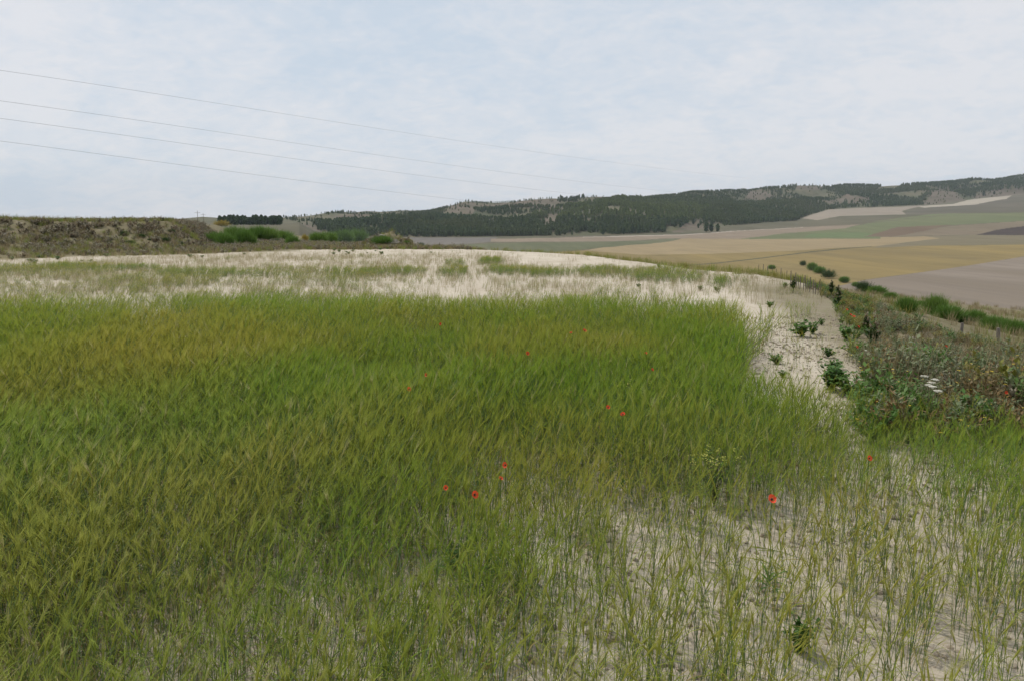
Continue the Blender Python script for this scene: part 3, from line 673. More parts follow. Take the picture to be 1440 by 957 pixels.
scatter('barley', near_k, np.concatenate([P, P2]), np.concatenate([r_, r2]), np.concatenate([s_, s2]), np.concatenate([i_, i2]), np.concatenate([d_, d2]),
        label='green barley crop thinning to bare soil towards the lower right', cat='crop')
print('barley near', len(P), len(P2))
P, r_, s_, i_, d_ = barley_pts(42, 15.0, 54, 10)
scatter('barley', clump_k, P, r_, s_, i_, d_, label='distant barley and paler sparse crop towards the sandy field edge', cat='crop')
print('barley far', len(P))
# dry stubble
def stub_kind(seed, n, h):
    g = np.random.default_rng(seed); b = MB()
    for k in range(n):
        x, y = g.normal(0, .09, 2); hh = h * g.uniform(.5, 1.2); an = g.uniform(0, 6.28); o = hh * g.uniform(0, .5)
        b.ribbon([(x, y, -.01), (x + math.cos(an) * o * .4, y + math.sin(an) * o * .4, hh * .55), (x + math.cos(an) * o, y + math.sin(an) * o, hh)], [.004, .0035, .001], (math.cos(an + 1.57), math.sin(an + 1.57), 0), 0)
    return b.mesh('stubble_kind', [M_straw])
M_straw = plant_mat('straw', (.36, .31, .17), (.44, .39, .24), dry=(.30, .24, .14), trans=.2)
stub_k = [stub_kind(500 + s, 14, .22) for s in range(6)]
x, y = area_pts(14, 15, 52); px, py = gpos(x, y)
w = (fbm(x / 2, y / 4, 3, 91) - .5) * 2
dd = ss(440, 415, py) * ss(352, 366, py) * (.42 + .5 * w) * ss(53, 50, y); dd *= ss(-.2, -1, edge_dist(x, y)); dd *= np.where(x < -14, ss(11.5, 13.5, crest_dist(x, y)), 1)
dd *= 1 - .9 * ss(690, 740, px) * ss(382, 374, py)
for (xa, xb) in ((612, 590), (653, 676)):
    xl = xa + (xb - xa) * (py - 362) / 50; dd *= ss(.35, .9, np.abs(px - xl) / (3.0 + (py - 362) * .06))
k = rng.random(len(x)) < dd; x, y = x[k], y[k]; n = len(x)
scatter('dry_stubble', stub_k, np.stack([x, y, H(x, y)], 1), np.stack([rng.normal(0, .1, n), rng.normal(0, .1, n), rng.uniform(0, 6.28, n)], 1), rng.uniform(.6, 1.3, n), rng.integers(0, 6, n), rng.random(n) * .6,
        label='pale straw stubble on the bare sandy band across the field', cat='stubble')
# straw litter and clods near the camera
lit_k = []
for s in range(4):
    g = np.random.default_rng(600 + s); b = MB()
    for k in range(5):
        x0, y0 = g.normal(0, .05, 2); an = g.uniform(0, 3.14); l = g.uniform(.02, .07)
        b.ribbon([(x0, y0, .004), (x0 + math.cos(an) * l / 2, y0 + math.sin(an) * l / 2, .009), (x0 + math.cos(an) * l, y0 + math.sin(an) * l, .005)], [.0025, .003, .001], (-math.sin(an), math.cos(an), 0))
    lit_k.append(b.mesh('litter_kind', [M_straw]))
x, y = area_pts(70, 1.8, 13); n = len(x)
scatter('straw_litter', lit_k, np.stack([x, y, H(x, y) + .012], 1), np.stack([rng.normal(0, .1, n), rng.normal(0, .1, n), rng.uniform(0, 6.28, n)], 1), rng.uniform(.6, 1.3, n), rng.integers(0, 4, n), rng.random(n),
        label='scraps of dead straw lying on the pale soil', cat='straw')
M_clod = earth_mat('clod_earth', (.34, .29, .23), (.26, .215, .165), s1=8, bump=.4, bs=60)
clod_k = []
for s in range(5):
    g = np.random.default_rng(700 + s); b = MB()
    for k in range(5):
        c0 = g.normal(0, .08, 2); r0 = g.uniform(.004, .014); V = []
        for j in range(4):
            for i in range(7):
                an = i * .8976; zz_ = [-.4, .15, .6, .9][j]; rr = [1, 1.0, .7, .25][j] * r0 * g.uniform(.75, 1.2)
                V.append((c0[0] + math.cos(an) * rr, c0[1] + math.sin(an) * rr, zz_ * r0 * .8))
        b.add(V, [(j * 7 + i, j * 7 + (i + 1) % 7, (j + 1) * 7 + (i + 1) % 7, (j + 1) * 7 + i) for j in range(3) for i in range(7)] + [tuple(21 + i for i in range(7))])
    clod_k.append(b.mesh('clod_kind', [M_clod]))
x, y = area_pts(40, 1.8, 14); n = len(x)
scatter('soil_clods', clod_k, np.stack([x, y, H(x, y) + .004], 1), np.stack([np.zeros(n), np.zeros(n), rng.uniform(0, 6.28, n)], 1), rng.uniform(.5, 1.5, n), rng.integers(0, 5, n),
        label='small clods and crumbs of pale dry soil', cat='soil')

# ---------------------------------------------------------------- grasses and scrub on the banks
def tuft_kind(seed, n, h, r, w, mats, spread=.5, tip=None):
    g = np.random.default_rng(seed); b = MB()
    for k in range(n):
        an = g.uniform(0, 6.28); rr = r * math.sqrt(g.random()); x, y = math.cos(an) * rr, math.sin(an) * rr; hh = h * g.uniform(.5, 1.15)
        a2 = an + g.normal(0, .6); o = hh * g.uniform(.1, spread)
        b.ribbon([(x, y, -.01), (x + math.cos(a2) * o * .35, y + math.sin(a2) * o * .35, hh * .55), (x + math.cos(a2) * o, y + math.sin(a2) * o, hh)], [w, w * .8, w * .2], (-math.sin(a2), math.cos(a2), 0), 0)
    return b.mesh('tuft_kind', mats)
def bush_kind(seed, n, h, r, leaf, mats, fl=0, stems=10, flsize=.011):
    """low leafy herb: stems with small leaves over a rounded, uneven volume; some flower heads at the top"""
    g = np.random.default_rng(seed); b = MB()
    tips = []
    for k in range(stems):
        an = g.uniform(0, 6.28); rr = r * math.sqrt(g.random()); hh = h * g.uniform(.6, 1.1) * (1 - .35 * (rr / r) ** 2)
        p = [(math.cos(an) * rr * f * f ** .2, math.sin(an) * rr * f ** 1.2, hh * f) for f in (0, .35, .7, 1)]
        b.tube(p, [.004, .003, .002, .001], 3, 1, cap=False); tips.append(p)
    for k in range(n):
        p = tips[int(g.integers(stems))]; f = g.uniform(.15, 1) * 3; i = min(2, int(f)); q = np.array(p[i]) * (1 - f + i) + np.array(p[i + 1]) * (f - i)
        an = g.uniform(0, 6.28); el = g.uniform(-.2, 1.2); L_ = leaf * g.uniform(.6, 1.4)
        d = np.array([math.cos(an) * math.cos(el), math.sin(an) * math.cos(el), math.sin(el)]); s = np.array([-math.sin(an), math.cos(an), 0]) * L_ * .22
        q = q + g.normal(0, .012, 3)
        b.add([q, q + d * L_ * .5 - s, q + d * L_, q + d * L_ * .5 + s], [(0, 1, 2, 3)], 0)
    for k in range(fl):
        p = np.array(tips[int(g.integers(stems))][3]) + g.normal(0, .02, 3); s = flsize * g.uniform(.7, 1.3); a = g.uniform(0, 6.28)
        V = [p + s * np.array([math.cos(a + i * 1.047), math.sin(a + i * 1.047), .15 * (i % 2)]) for i in range(6)]
        b.add(V, [tuple(range(6))], 2)
    return b.mesh('herb_kind', mats)
M_gr = plant_mat('bank_grass', (.17, .22, .045), (.26, .26, .07), trans=.35)
M_dg = plant_mat('dry_grass', (.24, .19, .10), (.33, .27, .15), trans=.2)
M_gg = plant_mat('grey_scrub', (.19, .175, .11), (.25, .22, .16), trans=.15)
M_brn = plant_mat('brown_scrub', (.17, .135, .085), (.23, .175, .11), trans=.15)
M_teal = plant_mat('grey_green_herb', (.13, .175, .075), (.20, .225, .12), trans=.25)
M_lf = plant_mat('herb_leaf', (.07, .155, .03), (.12, .21, .045), trans=.3)
M_ylf = plant_mat('yellow_green_herb', (.19, .20, .035), (.24, .21, .05), trans=.25)
M_yel = plant_mat('yellow_flower', (.62, .45, .03), (.70, .52, .08), trans=.2)
M_whi = plant_mat('white_flower', (.65, .62, .52), (.72, .70, .62), trans=.2)
M_orb = plant_mat('rusty_herb', (.20, .13, .05), (.17, .12, .045), trans=.2)
M_stm = plant_mat('herb_stem', (.12, .13, .06), (.16, .14, .08), trans=0)
# left embankment + strip below it
def left_pts(dens, fn):
    n = int(dens * 75 * 62); x = rng.uniform(-62, 6, n); y = rng.uniform(26, 80, n); k = (np.abs(x) < .75 * y + 3); x, y = x[k], y[k]
    f = fn(x, y); k = rng.random(len(x)) < f; return x[k], y[k]
def bank_zone(x, y):
    c = crest_dist(x, y) + (fbm(x / 2, y / 2, 3, 12) - .5) * 3
    a = ss(12.2, 10.8, c) * ss(-9, -3, c) * ss(-15, -17.5, x)
    b = ss(52.5, 54.5, y + (fbm(x / 2, y / 2, 3, 18) - .5) * 3) * ss(0, -3.5, x) * ss(3, 0, edge_dist(x, y))
    return np.maximum(a, b)
kindsA = [tuft_kind(800 + s, 26, .28, .14, .012, [M_dg]) for s in range(3)] + [tuft_kind(810 + s, 26, .26, .14, .012, [M_gr]) for s in range(2)] + \
         [bush_kind(820 + s, 130, .32, .28, .09, [M_gg, M_stm]) for s in range(2)] + [bush_kind(830 + s, 130, .28, .28, .08, [M_brn, M_stm]) for s in range(2)]
x, y = left_pts(15.0, lambda x, y: bank_zone(x, y) * (.35 + .65 * ss(.4, .55, fbm(x / 1.5, y / 1.5, 3, 22))))
n = len(x); c = crest_dist(x, y); up = ss(5, 1.5, c) * ss(-17, -20, x); q = rng.random(n)
idx = np.where(q < .46 - .25 * up, rng.integers(0, 3, n), np.where(q < .80 - .48 * up, rng.integers(3, 5, n), np.where(q < .92 - .34 * up, rng.integers(5, 7, n), rng.integers(7, 9, n))))
fr = (c > -1.6) & (c < .3) & (x < -19); idx = np.where(fr, np.where(rng.random(n) < .6, 3, 0), idx)
scatter('bank_undergrowth', kindsA, np.stack([x, y, H(x, y)], 1), np.stack([np.zeros(n), np.zeros(n), rng.uniform(0, 6.28, n)], 1), rng.uniform(.5, 1.2, n) * np.where(fr, 1.15, 1), idx,
        label='dry grass and grey scrub covering the embankment at the left of the field', cat='undergrowth')
print('bank', n)
# strip of yellow-green grass along the field edge, and the slope below
kindsE = [tuft_kind(840 + s, 30, .30, .16, .009, [M_gr]) for s in range(3)] + [tuft_kind(850 + s, 30, .26, .16, .009, [M_ylf]) for s in range(2)] + [tuft_kind(860 + s, 26, .26, .15, .009, [M_dg]) for s in range(2)]
n = 90000; x = rng.uniform(-10, 60, n); y = rng.uniform(6, 90, n); d = edge_dist(x, y)
w = (fbm(x / 1.5, y / 1.5, 3, 25) - .5) * 2
f = ss(-.5, .2, d + w * .6) * ss(1.8, .6, d) * ss(22.5, 24.5, y) * ss(34, 30, y - .1 * x) * .9
f2 = ss(-.5, .3, d) * ss(1.8, .8, d) * ss(26, 34, y) * .35
f3 = ss(.5, 2, d) * ss(40, 28, d) * .16 * (.5 + w) * (y < 75)
k = (rng.random(n) < np.maximum.reduce([f, f2, f3])) & (np.abs(x) < .72 * y + 2); x, y, d = x[k], y[k], d[k]; n = len(x)
idx = np.where(d > 2, rng.choice([0, 5, 6, 5, 6], n), rng.choice([0, 1, 2, 3, 4, 3], n))
scatter('field_edge_grass', kindsE, np.stack([x, y, H(x, y)], 1), np.stack([np.zeros(n), np.zeros(n), rng.uniform(0, 6.28, n)], 1), rng.uniform(.5, 1.1, n), idx,
        label='yellow green grass along the far edge of the field and the slope below', cat='grass')
print('edge grass', n)
# wildflower scrub on the right
kindsW = [bush_kind(900 + s, 330, .42, .22, .045, [M_teal, M_stm, M_yel], fl=3) for s in range(4)] + \
         [bush_kind(910 + s, 300, .34, .22, .04, [M_gg, M_stm, M_whi], fl=3, flsize=.008) for s in range(2)] + \
         [bush_kind(920 + s, 280, .36, .22, .045, [M_ylf, M_stm, M_yel], fl=4) for s in range(2)] + \
         [bush_kind(930 + s, 280, .34, .22, .04, [M_orb, M_stm, M_yel], fl=1) for s in range(2)] + \
         [bush_kind(940 + s, 260, .32, .2, .045, [M_orb, M_stm, M_yel], fl=1) for s in range(1)] + \
         [bush_kind(950 + s, 280, .34, .22, .055, [M_lf, M_stm, M_yel], fl=1) for s in range(2)] + \
         [tuft_kind(960 + s, 30, .42, .12, .005, [M_dg]) for s in range(2)]
n = 60000; x = rng.uniform(2.5, 16, n); y = rng.uniform(4, 24, n); z = H(x, y); px, py = to_px(x, y, z); d = edge_dist(x, y)
w = (fbm(x / .8, y / .8, 3, 26) - .5) * 2; w2 = fbm(x / .9, y / .9, 3, 28)
bd = np.interp(py, [400, 430, 450, 480, 500, 530, 560, 580], [1130, 1165, 1185, 1196, 1202, 1216, 1214, 1208])
f = ss(0, 14, px - bd + w * 18) * ss(0, 14, 628 + .06 * (px - 1250) - py + w * 10) * ss(1.0, .3, d)
f *= .42
k = (rng.random(n) < f) & (np.abs(x) < .75 * y + 3); x, y, z, px, py, w2, d = [q_[k] for q_ in (x, y, z, px, py, w2, d)]; n = len(x)
q = rng.random(n) * .85 + w2 * .5 - .14
idx = np.select([q < .26, q < .38, q < .50, q < .62, q < .72, q < .82], [rng.integers(8, 11, n), rng.integers(4, 6, n), rng.integers(0, 4, n), rng.integers(0, 5, n), rng.integers(6, 8, n), rng.integers(11, 13, n)], rng.integers(13, 15, n))
front = (py > 570) & (rng.random(n) < .6); idx = np.where(front & (px < 1310), rng.integers(11, 13, n), idx)
idx = np.where((py > 570) & (px > 1290) & (rng.random(n) < .22), rng.integers(8, 10, n), idx)
idx = np.where(rng.random(n) < .14, 13 + rng.integers(0, 2, n), idx)
idx = np.where((px < 1225) & (rng.random(n) < .5), rng.integers(11, 13, n), idx)
idx = np.where((py < 470) & (px < 1230) & (rng.random(n) < .5), rng.integers(6, 8, n), idx)
scatter('wildflower_scrub', kindsW, np.stack([x, y, z], 1), np.stack([np.zeros(n), np.zeros(n), rng.uniform(0, 6.28, n)], 1), rng.uniform(.55, 1.15, n) * (.42 + .62 * ss(475, 575, py)) * (.55 + .85 * vn(x * 1.6, y * 1.6, 88)), idx,
        label='tangle of grey green weeds with small yellow flowers right of the bare path', cat='weeds')
print('scrub', n)

# ---------------------------------------------------------------- broom shrubs
M_broom = plant_mat('broom', (.105, .195, .035), (.14, .225, .045), trans=.3)
M_broomd = plant_mat('broom_dark', (.045, .085, .025), (.07, .11, .03), trans=.15)
M_broomy = plant_mat('broom_yellow', (.32, .25, .04), (.36, .28, .05), trans=.2)
def broom_mesh(seed, mat, n=2600, stems=5):
    g = np.random.default_rng(seed); b = MB()
    for k in range(n):
        an = g.uniform(0, 6.28); q = g.random() ** .55; el = math.acos(q * .98)          # spray of upright switches
        base = np.array([g.normal(0, .14), g.normal(0, .14), 0]); L_ = g.uniform(.72, .98) * (.88 + .14 * math.sin(3 * an + seed))
        d = np.array([math.cos(an) * math.sin(el) * .78, math.sin(an) * math.sin(el) * .78, math.cos(el) * .95 + .08])
        p0 = base + d * L_ * g.uniform(.25, .75); p1 = base + d * L_ + np.array([g.normal(0, .04), g.normal(0, .04), .03])
        m_ = (p0 + p1) / 2 + g.normal(0, .015, 3); a = g.uniform(0, 3.14); s = (math.cos(a), math.sin(a), 0)
        b.ribbon([p0, m_, p1], [.016, .014, .004], s, 0)
    return b.mesh('broom', [mat])
BR = [broom_mesh(s, M_broom) for s in range(4)]; BRD = [broom_mesh(20 + s, M_broomd, 1200) for s in range(2)]; BRY = broom_mesh(31, M_broomy, 1100)
def shrub(px, base_py, h_px, w_px, label, group, me, name='broom_shrub', cat='shrub', seed=0):
    x, y, z = unproject(px, base_py); dist = y
    h = h_px * dist / F * 1.18; w = w_px * dist / F * 1.15
    o = link(name, me, (x, y, z - .05), seed * 1.3, (w / 1.5, w / 1.5, h)); tag(o, label, cat, group); return o
GL = 'green broom shrubs behind the sandy far edge of the field at left'
LB = [(304, 344, 18, 34, 'bright green broom shrub at the left end of the row'),
      (318, 347, 20, 26, 'low broom with a dark foot in front at the left end of the row'),
      (330, 341, 23, 34, 'tall green broom second along the left row'),
      (344, 346, 24, 26, 'rounded broom with dark right side near the left end'),
      (362, 340, 22, 34, 'green broom behind the dark footed ones in the left row'),
      (352, 346, 16, 20, 'small broom pressed against the rounded one'),
      (378, 340, 20, 30, 'mid green broom where the left row thins out'),
      (398, 340, 16, 30, 'greyish green broom in the middle of the left row'),
      (411, 345, 14, 20, 'low bright broom in front of the yellow bush'),
      (388, 343, 8, 20, 'dark low shrub at the foot of the left row'),
      (447, 342, 12, 22, 'broom just right of the yellow bush'),
      (462, 343, 13, 22, 'small round broom with a dark base right of the yellow bush'),
      (484, 343, 15, 24, 'broom in the right half of the left row'),
      (503, 344, 16, 24, 'broom at the right end of the left row before the rocks'),
      (538, 344, 10, 24, 'low broom against the grey rock heap')]
for i, (px, py, h, w, lab) in enumerate(LB):
    h, w = (h * 1.0, w * 1.05) if px < 430 else (h * 1.3, w * 1.3)
    shrub(px, py, h, w, lab, GL, (BRD[i % 2] if 'dark low' in lab else BR[i % 4]), seed=i)
shrub(429, 340, 11, 11, 'small yellow flowering bush in the middle of the broom row', None, BRY, 'yellow_bush', seed=3)
shrub(572, 344, 6, 10, 'tiny olive shrub right of the grey rock heap', 'small shrubs by the rock heap', BR[1], 'small_shrub', seed=3)
shrub(592, 347, 6, 12, 'tiny dark green shrub at the end of the bank', 'small shrubs by the rock heap', BRD[1], 'small_shrub', seed=4)
shrub(312, 319, 9, 24, 'dry yellowish bush on top of the bank below the pine grove', None, BRY, 'dry_bush', seed=5)
GT = 'dark tussocks on the lower slope of the left embankment'
for i, (px, py, w, h, lab) in enumerate([(154, 343, 10, 4, 'small greenish tussock on the slope'), (174, 331, 12, 6, 'dark round tussock high on the slope'), (182, 343, 16, 5, 'wide flat dark tussock low on the slope'),
        (199, 334, 14, 5, 'flat dark tussock in the middle of the slope'), (210, 338, 6, 3, 'tiny dark tussock in the middle of the slope'), (233, 341, 13, 7, 'rounded grey tussock, the fullest on the slope'), (241, 327, 12, 5, 'dark tussock just under the brown crest'),
        (233, 333, 9, 4, 'small dark tussock above the fullest one'), (254, 344, 9, 5, 'dark tussock lowest on the slope'), (270, 326, 5, 3, 'tiny tussock near the right end of the crest')]):
    shrub(px, py, h * 1.2, w, lab + ' of the left embankment', GT, BRD[i % 2], 'tussock', 'tussock', i)
GR = 'brooms on the slope below the field at right'
RB = [(1129, 374, 6, 8, 'tiny dark broom alone at the top of the right slope'), (1142, 381, 9, 12, 'small broom at the top end of the slope row'), (1152, 385, 8, 14, 'low broom second down the slope row'), (1165, 392, 10, 18, 'dark green broom in the upper slope row'),
      (1187, 398, 7, 12, 'small broom above the gap in the slope row'), (1203, 403, 5, 9, 'very small broom in the gap of the slope row'), (1214, 411, 13, 20, 'bright broom with a dark foot below the gap'), (1232, 414, 10, 24, 'broad low broom mid slope row'),
      (1252, 420, 8, 16, 'low yellowish broom left of the round one'), (1274, 439, 19, 27, 'round isolated bright green broom against the ploughed field'), (1295, 429, 6, 9, 'little broom beside the round isolated one'), (1315, 444, 24, 30, 'tallest broom of the slope row'),
      (1334, 450, 18, 36, 'wide pale broom in front of the tallest one'), (1357, 456, 12, 18, 'dark broom behind the left fence post'), (1370, 452, 14, 28, 'long green broom towards the right end of the row'), (1398, 462, 15, 36, 'broad green broom near the right edge of the picture'),
      (1425, 470, 18, 34, 'rounded broom at the right edge of the picture'), (1441, 474, 11, 16, 'small broom cut by the right edge of the picture'), (1085, 379, 5, 9, 'tiny broom at the far field corner')]
for i, (px, py, h, w, lab) in enumerate(RB):
    shrub(px, py, h * 1.3, w * 1.25, lab, GR, BR[(i + 1) % 4] if 'dark' not in lab else BRD[i % 2], seed=i)

# ---------------------------------------------------------------- rocks on the left bank
M_rock = earth_mat('limestone', (.28, .25, .21), (.20, .175, .145), (.36, .33, .29), 1.5, 8, .5, 18)
def rock_mesh(seed):
    g = np.random.default_rng(seed); import bmesh
    bm = bmesh.new(); bmesh.ops.create_icosphere(bm, subdivisions=2, radius=1)
    for v in bm.verts:
        c_ = v.co; k = 1 + .28 * (math.sin(c_.x * 3 + seed) * math.cos(c_.y * 2.7 - seed) + .5 * math.sin(c_.z * 5 + seed * 2)); v.co = c_ * k
        v.co.z = max(v.co.z * .65, -.3)
    me = bpy.data.meshes.new('rock'); bm.to_mesh(me); bm.free(); me.materials.append(M_rock); return me
RK = [rock_mesh(s) for s in range(4)]
RKS = [(36, 342, 22, 'pale boulder half buried in the left embankment'), (12, 336, 12, 'small pale rock on the left edge of the embankment'), (6, 328, 14, 'grey rock showing under the grass at the left edge'), (38, 324, 10, 'light rock below the grassy crest of the embankment')]
for i, (px, py, w, lab) in enumerate(RKS):
    x, y, z = unproject(px, py); s = w / 2 * y / F; tag(link('rock', RK[i % 4], (x, y, z - .08), i, (s, s * .7, s * .45)), lab, 'rock', 'pale rocks on the left embankment')
g = np.random.default_rng(5)
for i in range(22):
    px = 520 + 42 * g.random(); py = 343 - 12 * g.random() * (1 - abs(px - 540) / 30); x, y, z = unproject(px, py + 1); s = g.uniform(.15, .38)
    tag(link('rock', RK[i % 4], (x, y, z), i, (s, s * .8, s * .8)), 'grey stone in the rock heap right of the broom row', 'rock', 'stones of the heap right of the broom row')

# ---------------------------------------------------------------- fence posts
M_wood = earth_mat('weathered_wood', (.13, .11, .09), (.20, .175, .15), s1=6, bump=.4, bs=40)
def post_mesh(seed, h, r):
    g = np.random.default_rng(seed); b = MB(); lx, ly = g.normal(0, .04, 2)
    b.tube([(0, 0, -.2), (lx * .4, ly * .4, h * .4), (lx * .8, ly * .8, h * .8), (lx, ly, h)], [r, r * .95, r * .9, r * .8], 7); return b.mesh('post', [M_wood])
PM = [post_mesh(s, 1.0, .035) for s in range(5)]
posts = [(1351, 474, 21, 5.0, 'dark square topped fence post standing before the brooms'), (1405, 477, 16, 5.5, 'short grey fence post near the right edge of the picture')]
for i in range(13):
    posts.append((1112 + i * 3.4 + random.uniform(-1, 1), 404 + i * .95 + random.uniform(-1, 1), 20 + random.uniform(-4, 4), 1.3, 'thin grey stake in the close row at the corner of the field'))
for i in range(7):
    posts.append((1066 + i * 6.5 + random.uniform(-1, 1), 385 + i * 1.3, 13 + random.uniform(-1.5, 1.5), 1.0, 'small stake in the far line along the field edge'))
for i, (px, py, hp_, wp, lab) in enumerate(posts):
    x, y, z = unproject(px, py); far = y
    if py > 470: y0 = 11.5; x = u_of(px, py) * y0; y = y0; z = float(H(x, y)); top = 454 if px < 1380 else 461; h = EYE + slope_of(top) * y - z; w = wp * y / F / .07
    else: h = hp_ * y / F; w = wp * y / F / .07
    o = link('fence_post', PM[i % 5], (x, y, z), i * 2, (w, w, h))
    tag(o, lab, 'fence post', 'close stakes at the corner of the field' if 'close' in lab else ('far line of small stakes' if 'far line' in lab else 'posts before the brooms'))

# ---------------------------------------------------------------- poppies and other single plants
M_red = plant_mat('poppy_petal', (.72, .07, .025), (.78, .10, .04), trans=.3, rough=.6)
M_blk = plant_mat('poppy_centre', (.02, .015, .02), (.03, .02, .02), trans=0)
def petals_mesh():
    b = MB()
    for k in range(4):
        a0 = k * math.pi / 2 + .2; rows = 4; cols = 7; V = []; r = .034 if k % 2 else .030
        for i in range(rows + 1):
            f = i / rows
            for j in range(cols):
                w = (j / (cols - 1) - .5) * 1.75 * (f ** .5); an = a0 + w; rr = r * f * (1 - .12 * abs(j - 3) / 3)
                V.append((math.cos(an) * rr, math.sin(an) * rr, .022 * f ** 1.4 + .003 * math.sin(j * 2.2 + k) * f + .0015 * (k % 2)))
        b.add(V, [(i * cols + j, i * cols + j + 1, (i + 1) * cols + j + 1, (i + 1) * cols + j) for i in range(rows) for j in range(cols - 1)])
    return b.mesh('petals', [M_red], True)
PET = petals_mesh(); b = MB(); b.tube([(0, 0, -.002), (0, 0, .008), (0, 0, .014)], [.006, .0085, .006], 8); CEN = b.mesh('centre', [M_blk])
b = MB(); b.tube([(.01, 0, 0), (.015, .005, .35), (0, 0, .7), (0, 0, 1)], [.002, .0018, .0015, .0015], 4)
STEM = b.mesh('stem', [M_lf]); b = MB()
g = np.random.default_rng(9)
for k in range(14):
    an = g.uniform(0, 6.28); lp = leaf_pts((0.01, 0, g.uniform(0, .12)), an, g.uniform(.06, .12), g.uniform(.3, 1.0), 1.2, 3); b.ribbon(lp, [.004, .012, .009, .001], (-math.sin(an), math.cos(an), 0))
PLEAF = b.mesh('leaves', [M_lf])
POP = [(1085, 702, 1.15, 'open bright red poppy standing alone above bare soil, the nearest one'), (667, 695, 1.0, 'red poppy lowest in the left half of the barley'), (711, 654, .85, 'small red poppy directly above the lowest pair in the barley'),
       (627, 686, .7, 'dull orange poppy half hidden left of the lowest red poppy'), (704, 674, .65, 'half hidden poppy between the lowest poppy and the one above it'), (876, 584, .95, 'red poppy right one of the close pair in mid barley'),
       (855, 573, .8, 'orange red poppy left one of the close pair in mid barley'), (575, 547, .9, 'orange poppy leftmost in the dense green barley'), (600, 527, .8, 'faint poppy just up and right of the leftmost poppy'),
       (742, 497, 1.0, 'red poppy alone in the middle of the dense green barley'), (822, 466, 1.15, 'red poppy furthest back, the brighter of the far pair'), (803, 469, .8, 'dim poppy left of the brighter far poppy'),
       (908, 497, .8, 'dim poppy beside the leafy weed in the far barley'), (917, 520, .7, 'faint poppy below the leafy weed in the far barley'), (620, 456, .8, 'tiny poppy furthest left near the pale stubble'),
       (1222, 645, .8, 'small orange red poppy in the thin barley at right'), (1196, 443, 1.3, 'orange poppy in the weeds at the head of the bare path'), (1201, 446, 1.4, 'poppy right in the cluster at the head of the bare path'),
       (1191, 436, 1.2, 'upper poppy of the cluster at the head of the bare path'), (1207, 460, 1.0, 'poppy below the cluster at the head of the bare path'), (1415, 552, .9, 'dull red poppy in the dark scrub near the right edge'), (1205, 488, .9, 'pinkish poppy by the right side of the bare path'),
       (1330, 487, .9, 'faint poppy near the top of the wildflower scrub')]
for i, (px, py, s, lab) in enumerate(POP):
    up = (.52 if py < 600 else .47) if px < 1180 or py > 600 else .44
    x, y, z = unproject(px, py, up)
    e = bpy.data.objects.new('poppy', None); COL.objects.link(e); e.location = (x, y, z); tag(e, lab, 'poppy', 'red poppies scattered through the field')
    k = s * (.52 if y < 7 else .62) * (.7 if px > 1180 and py < 570 else 1); tilt = (R(50 + 22 * math.sin(i)), 0, R(30 * math.sin(i * 2.1)))
    st = link('stem', STEM, parent=e); st.scale = (1, 1, up)
    fo = link('petals', PET, (0, 0, up), parent=e, sc=k); fo.rotation_euler = tilt
    ce = link('centre', CEN, (0, 0, .002), parent=fo)
    link('leaves', PLEAF, parent=e)
# leafy weeds by the path and in the crop
def weed_mesh(seed, n=26, h=.3, r=.24, leaf=.075, wide=.4):
    g = np.random.default_rng(seed); b = MB()
    for k in range(n):
        an = g.uniform(0, 6.28); rr = r * g.uniform(.2, 1); hh = h * g.uniform(.4, 1.05)
        p = [(math.cos(an) * rr * f ** 1.3, math.sin(an) * rr * f ** 1.3, hh * f) for f in (0, .35, .7, 1)]
        b.tube(p, [.004, .003, .0025, .0015], 3, 1, cap=False)
        for j in range(13):
            f = g.uniform(.2, 1) * 3; i = min(2, int(f)); q = np.array(p[i]) * (1 - f + i) + np.array(p[i + 1]) * (f - i); a = g.uniform(0, 6.28); el = g.uniform(-.4, .9); L_ = leaf * g.uniform(.5, 1.3)
            d = np.array([math.cos(a) * math.cos(el), math.sin(a) * math.cos(el), math.sin(el)]); s = np.array([-math.sin(a), math.cos(a), 0]) * L_ * wide; c0 = np.array([0, 0, -.1 * L_])
            b.add([q, q + d * L_ * .35 - s * .9 + c0, q + d * L_ * .7 - s * .7, q + d * L_ + c0, q + d * L_ * .7 + s * .7, q + d * L_ * .35 + s * .9 + c0, q + d * L_ * .5], [(0, 1, 6), (1, 2, 6), (2, 3, 6), (3, 4, 6), (4, 5, 6), (5, 0, 6)], 0)
    return b.mesh('leafy_weed', [M_lf, M_stm])
WM = [weed_mesh(s) for s in range(5)]
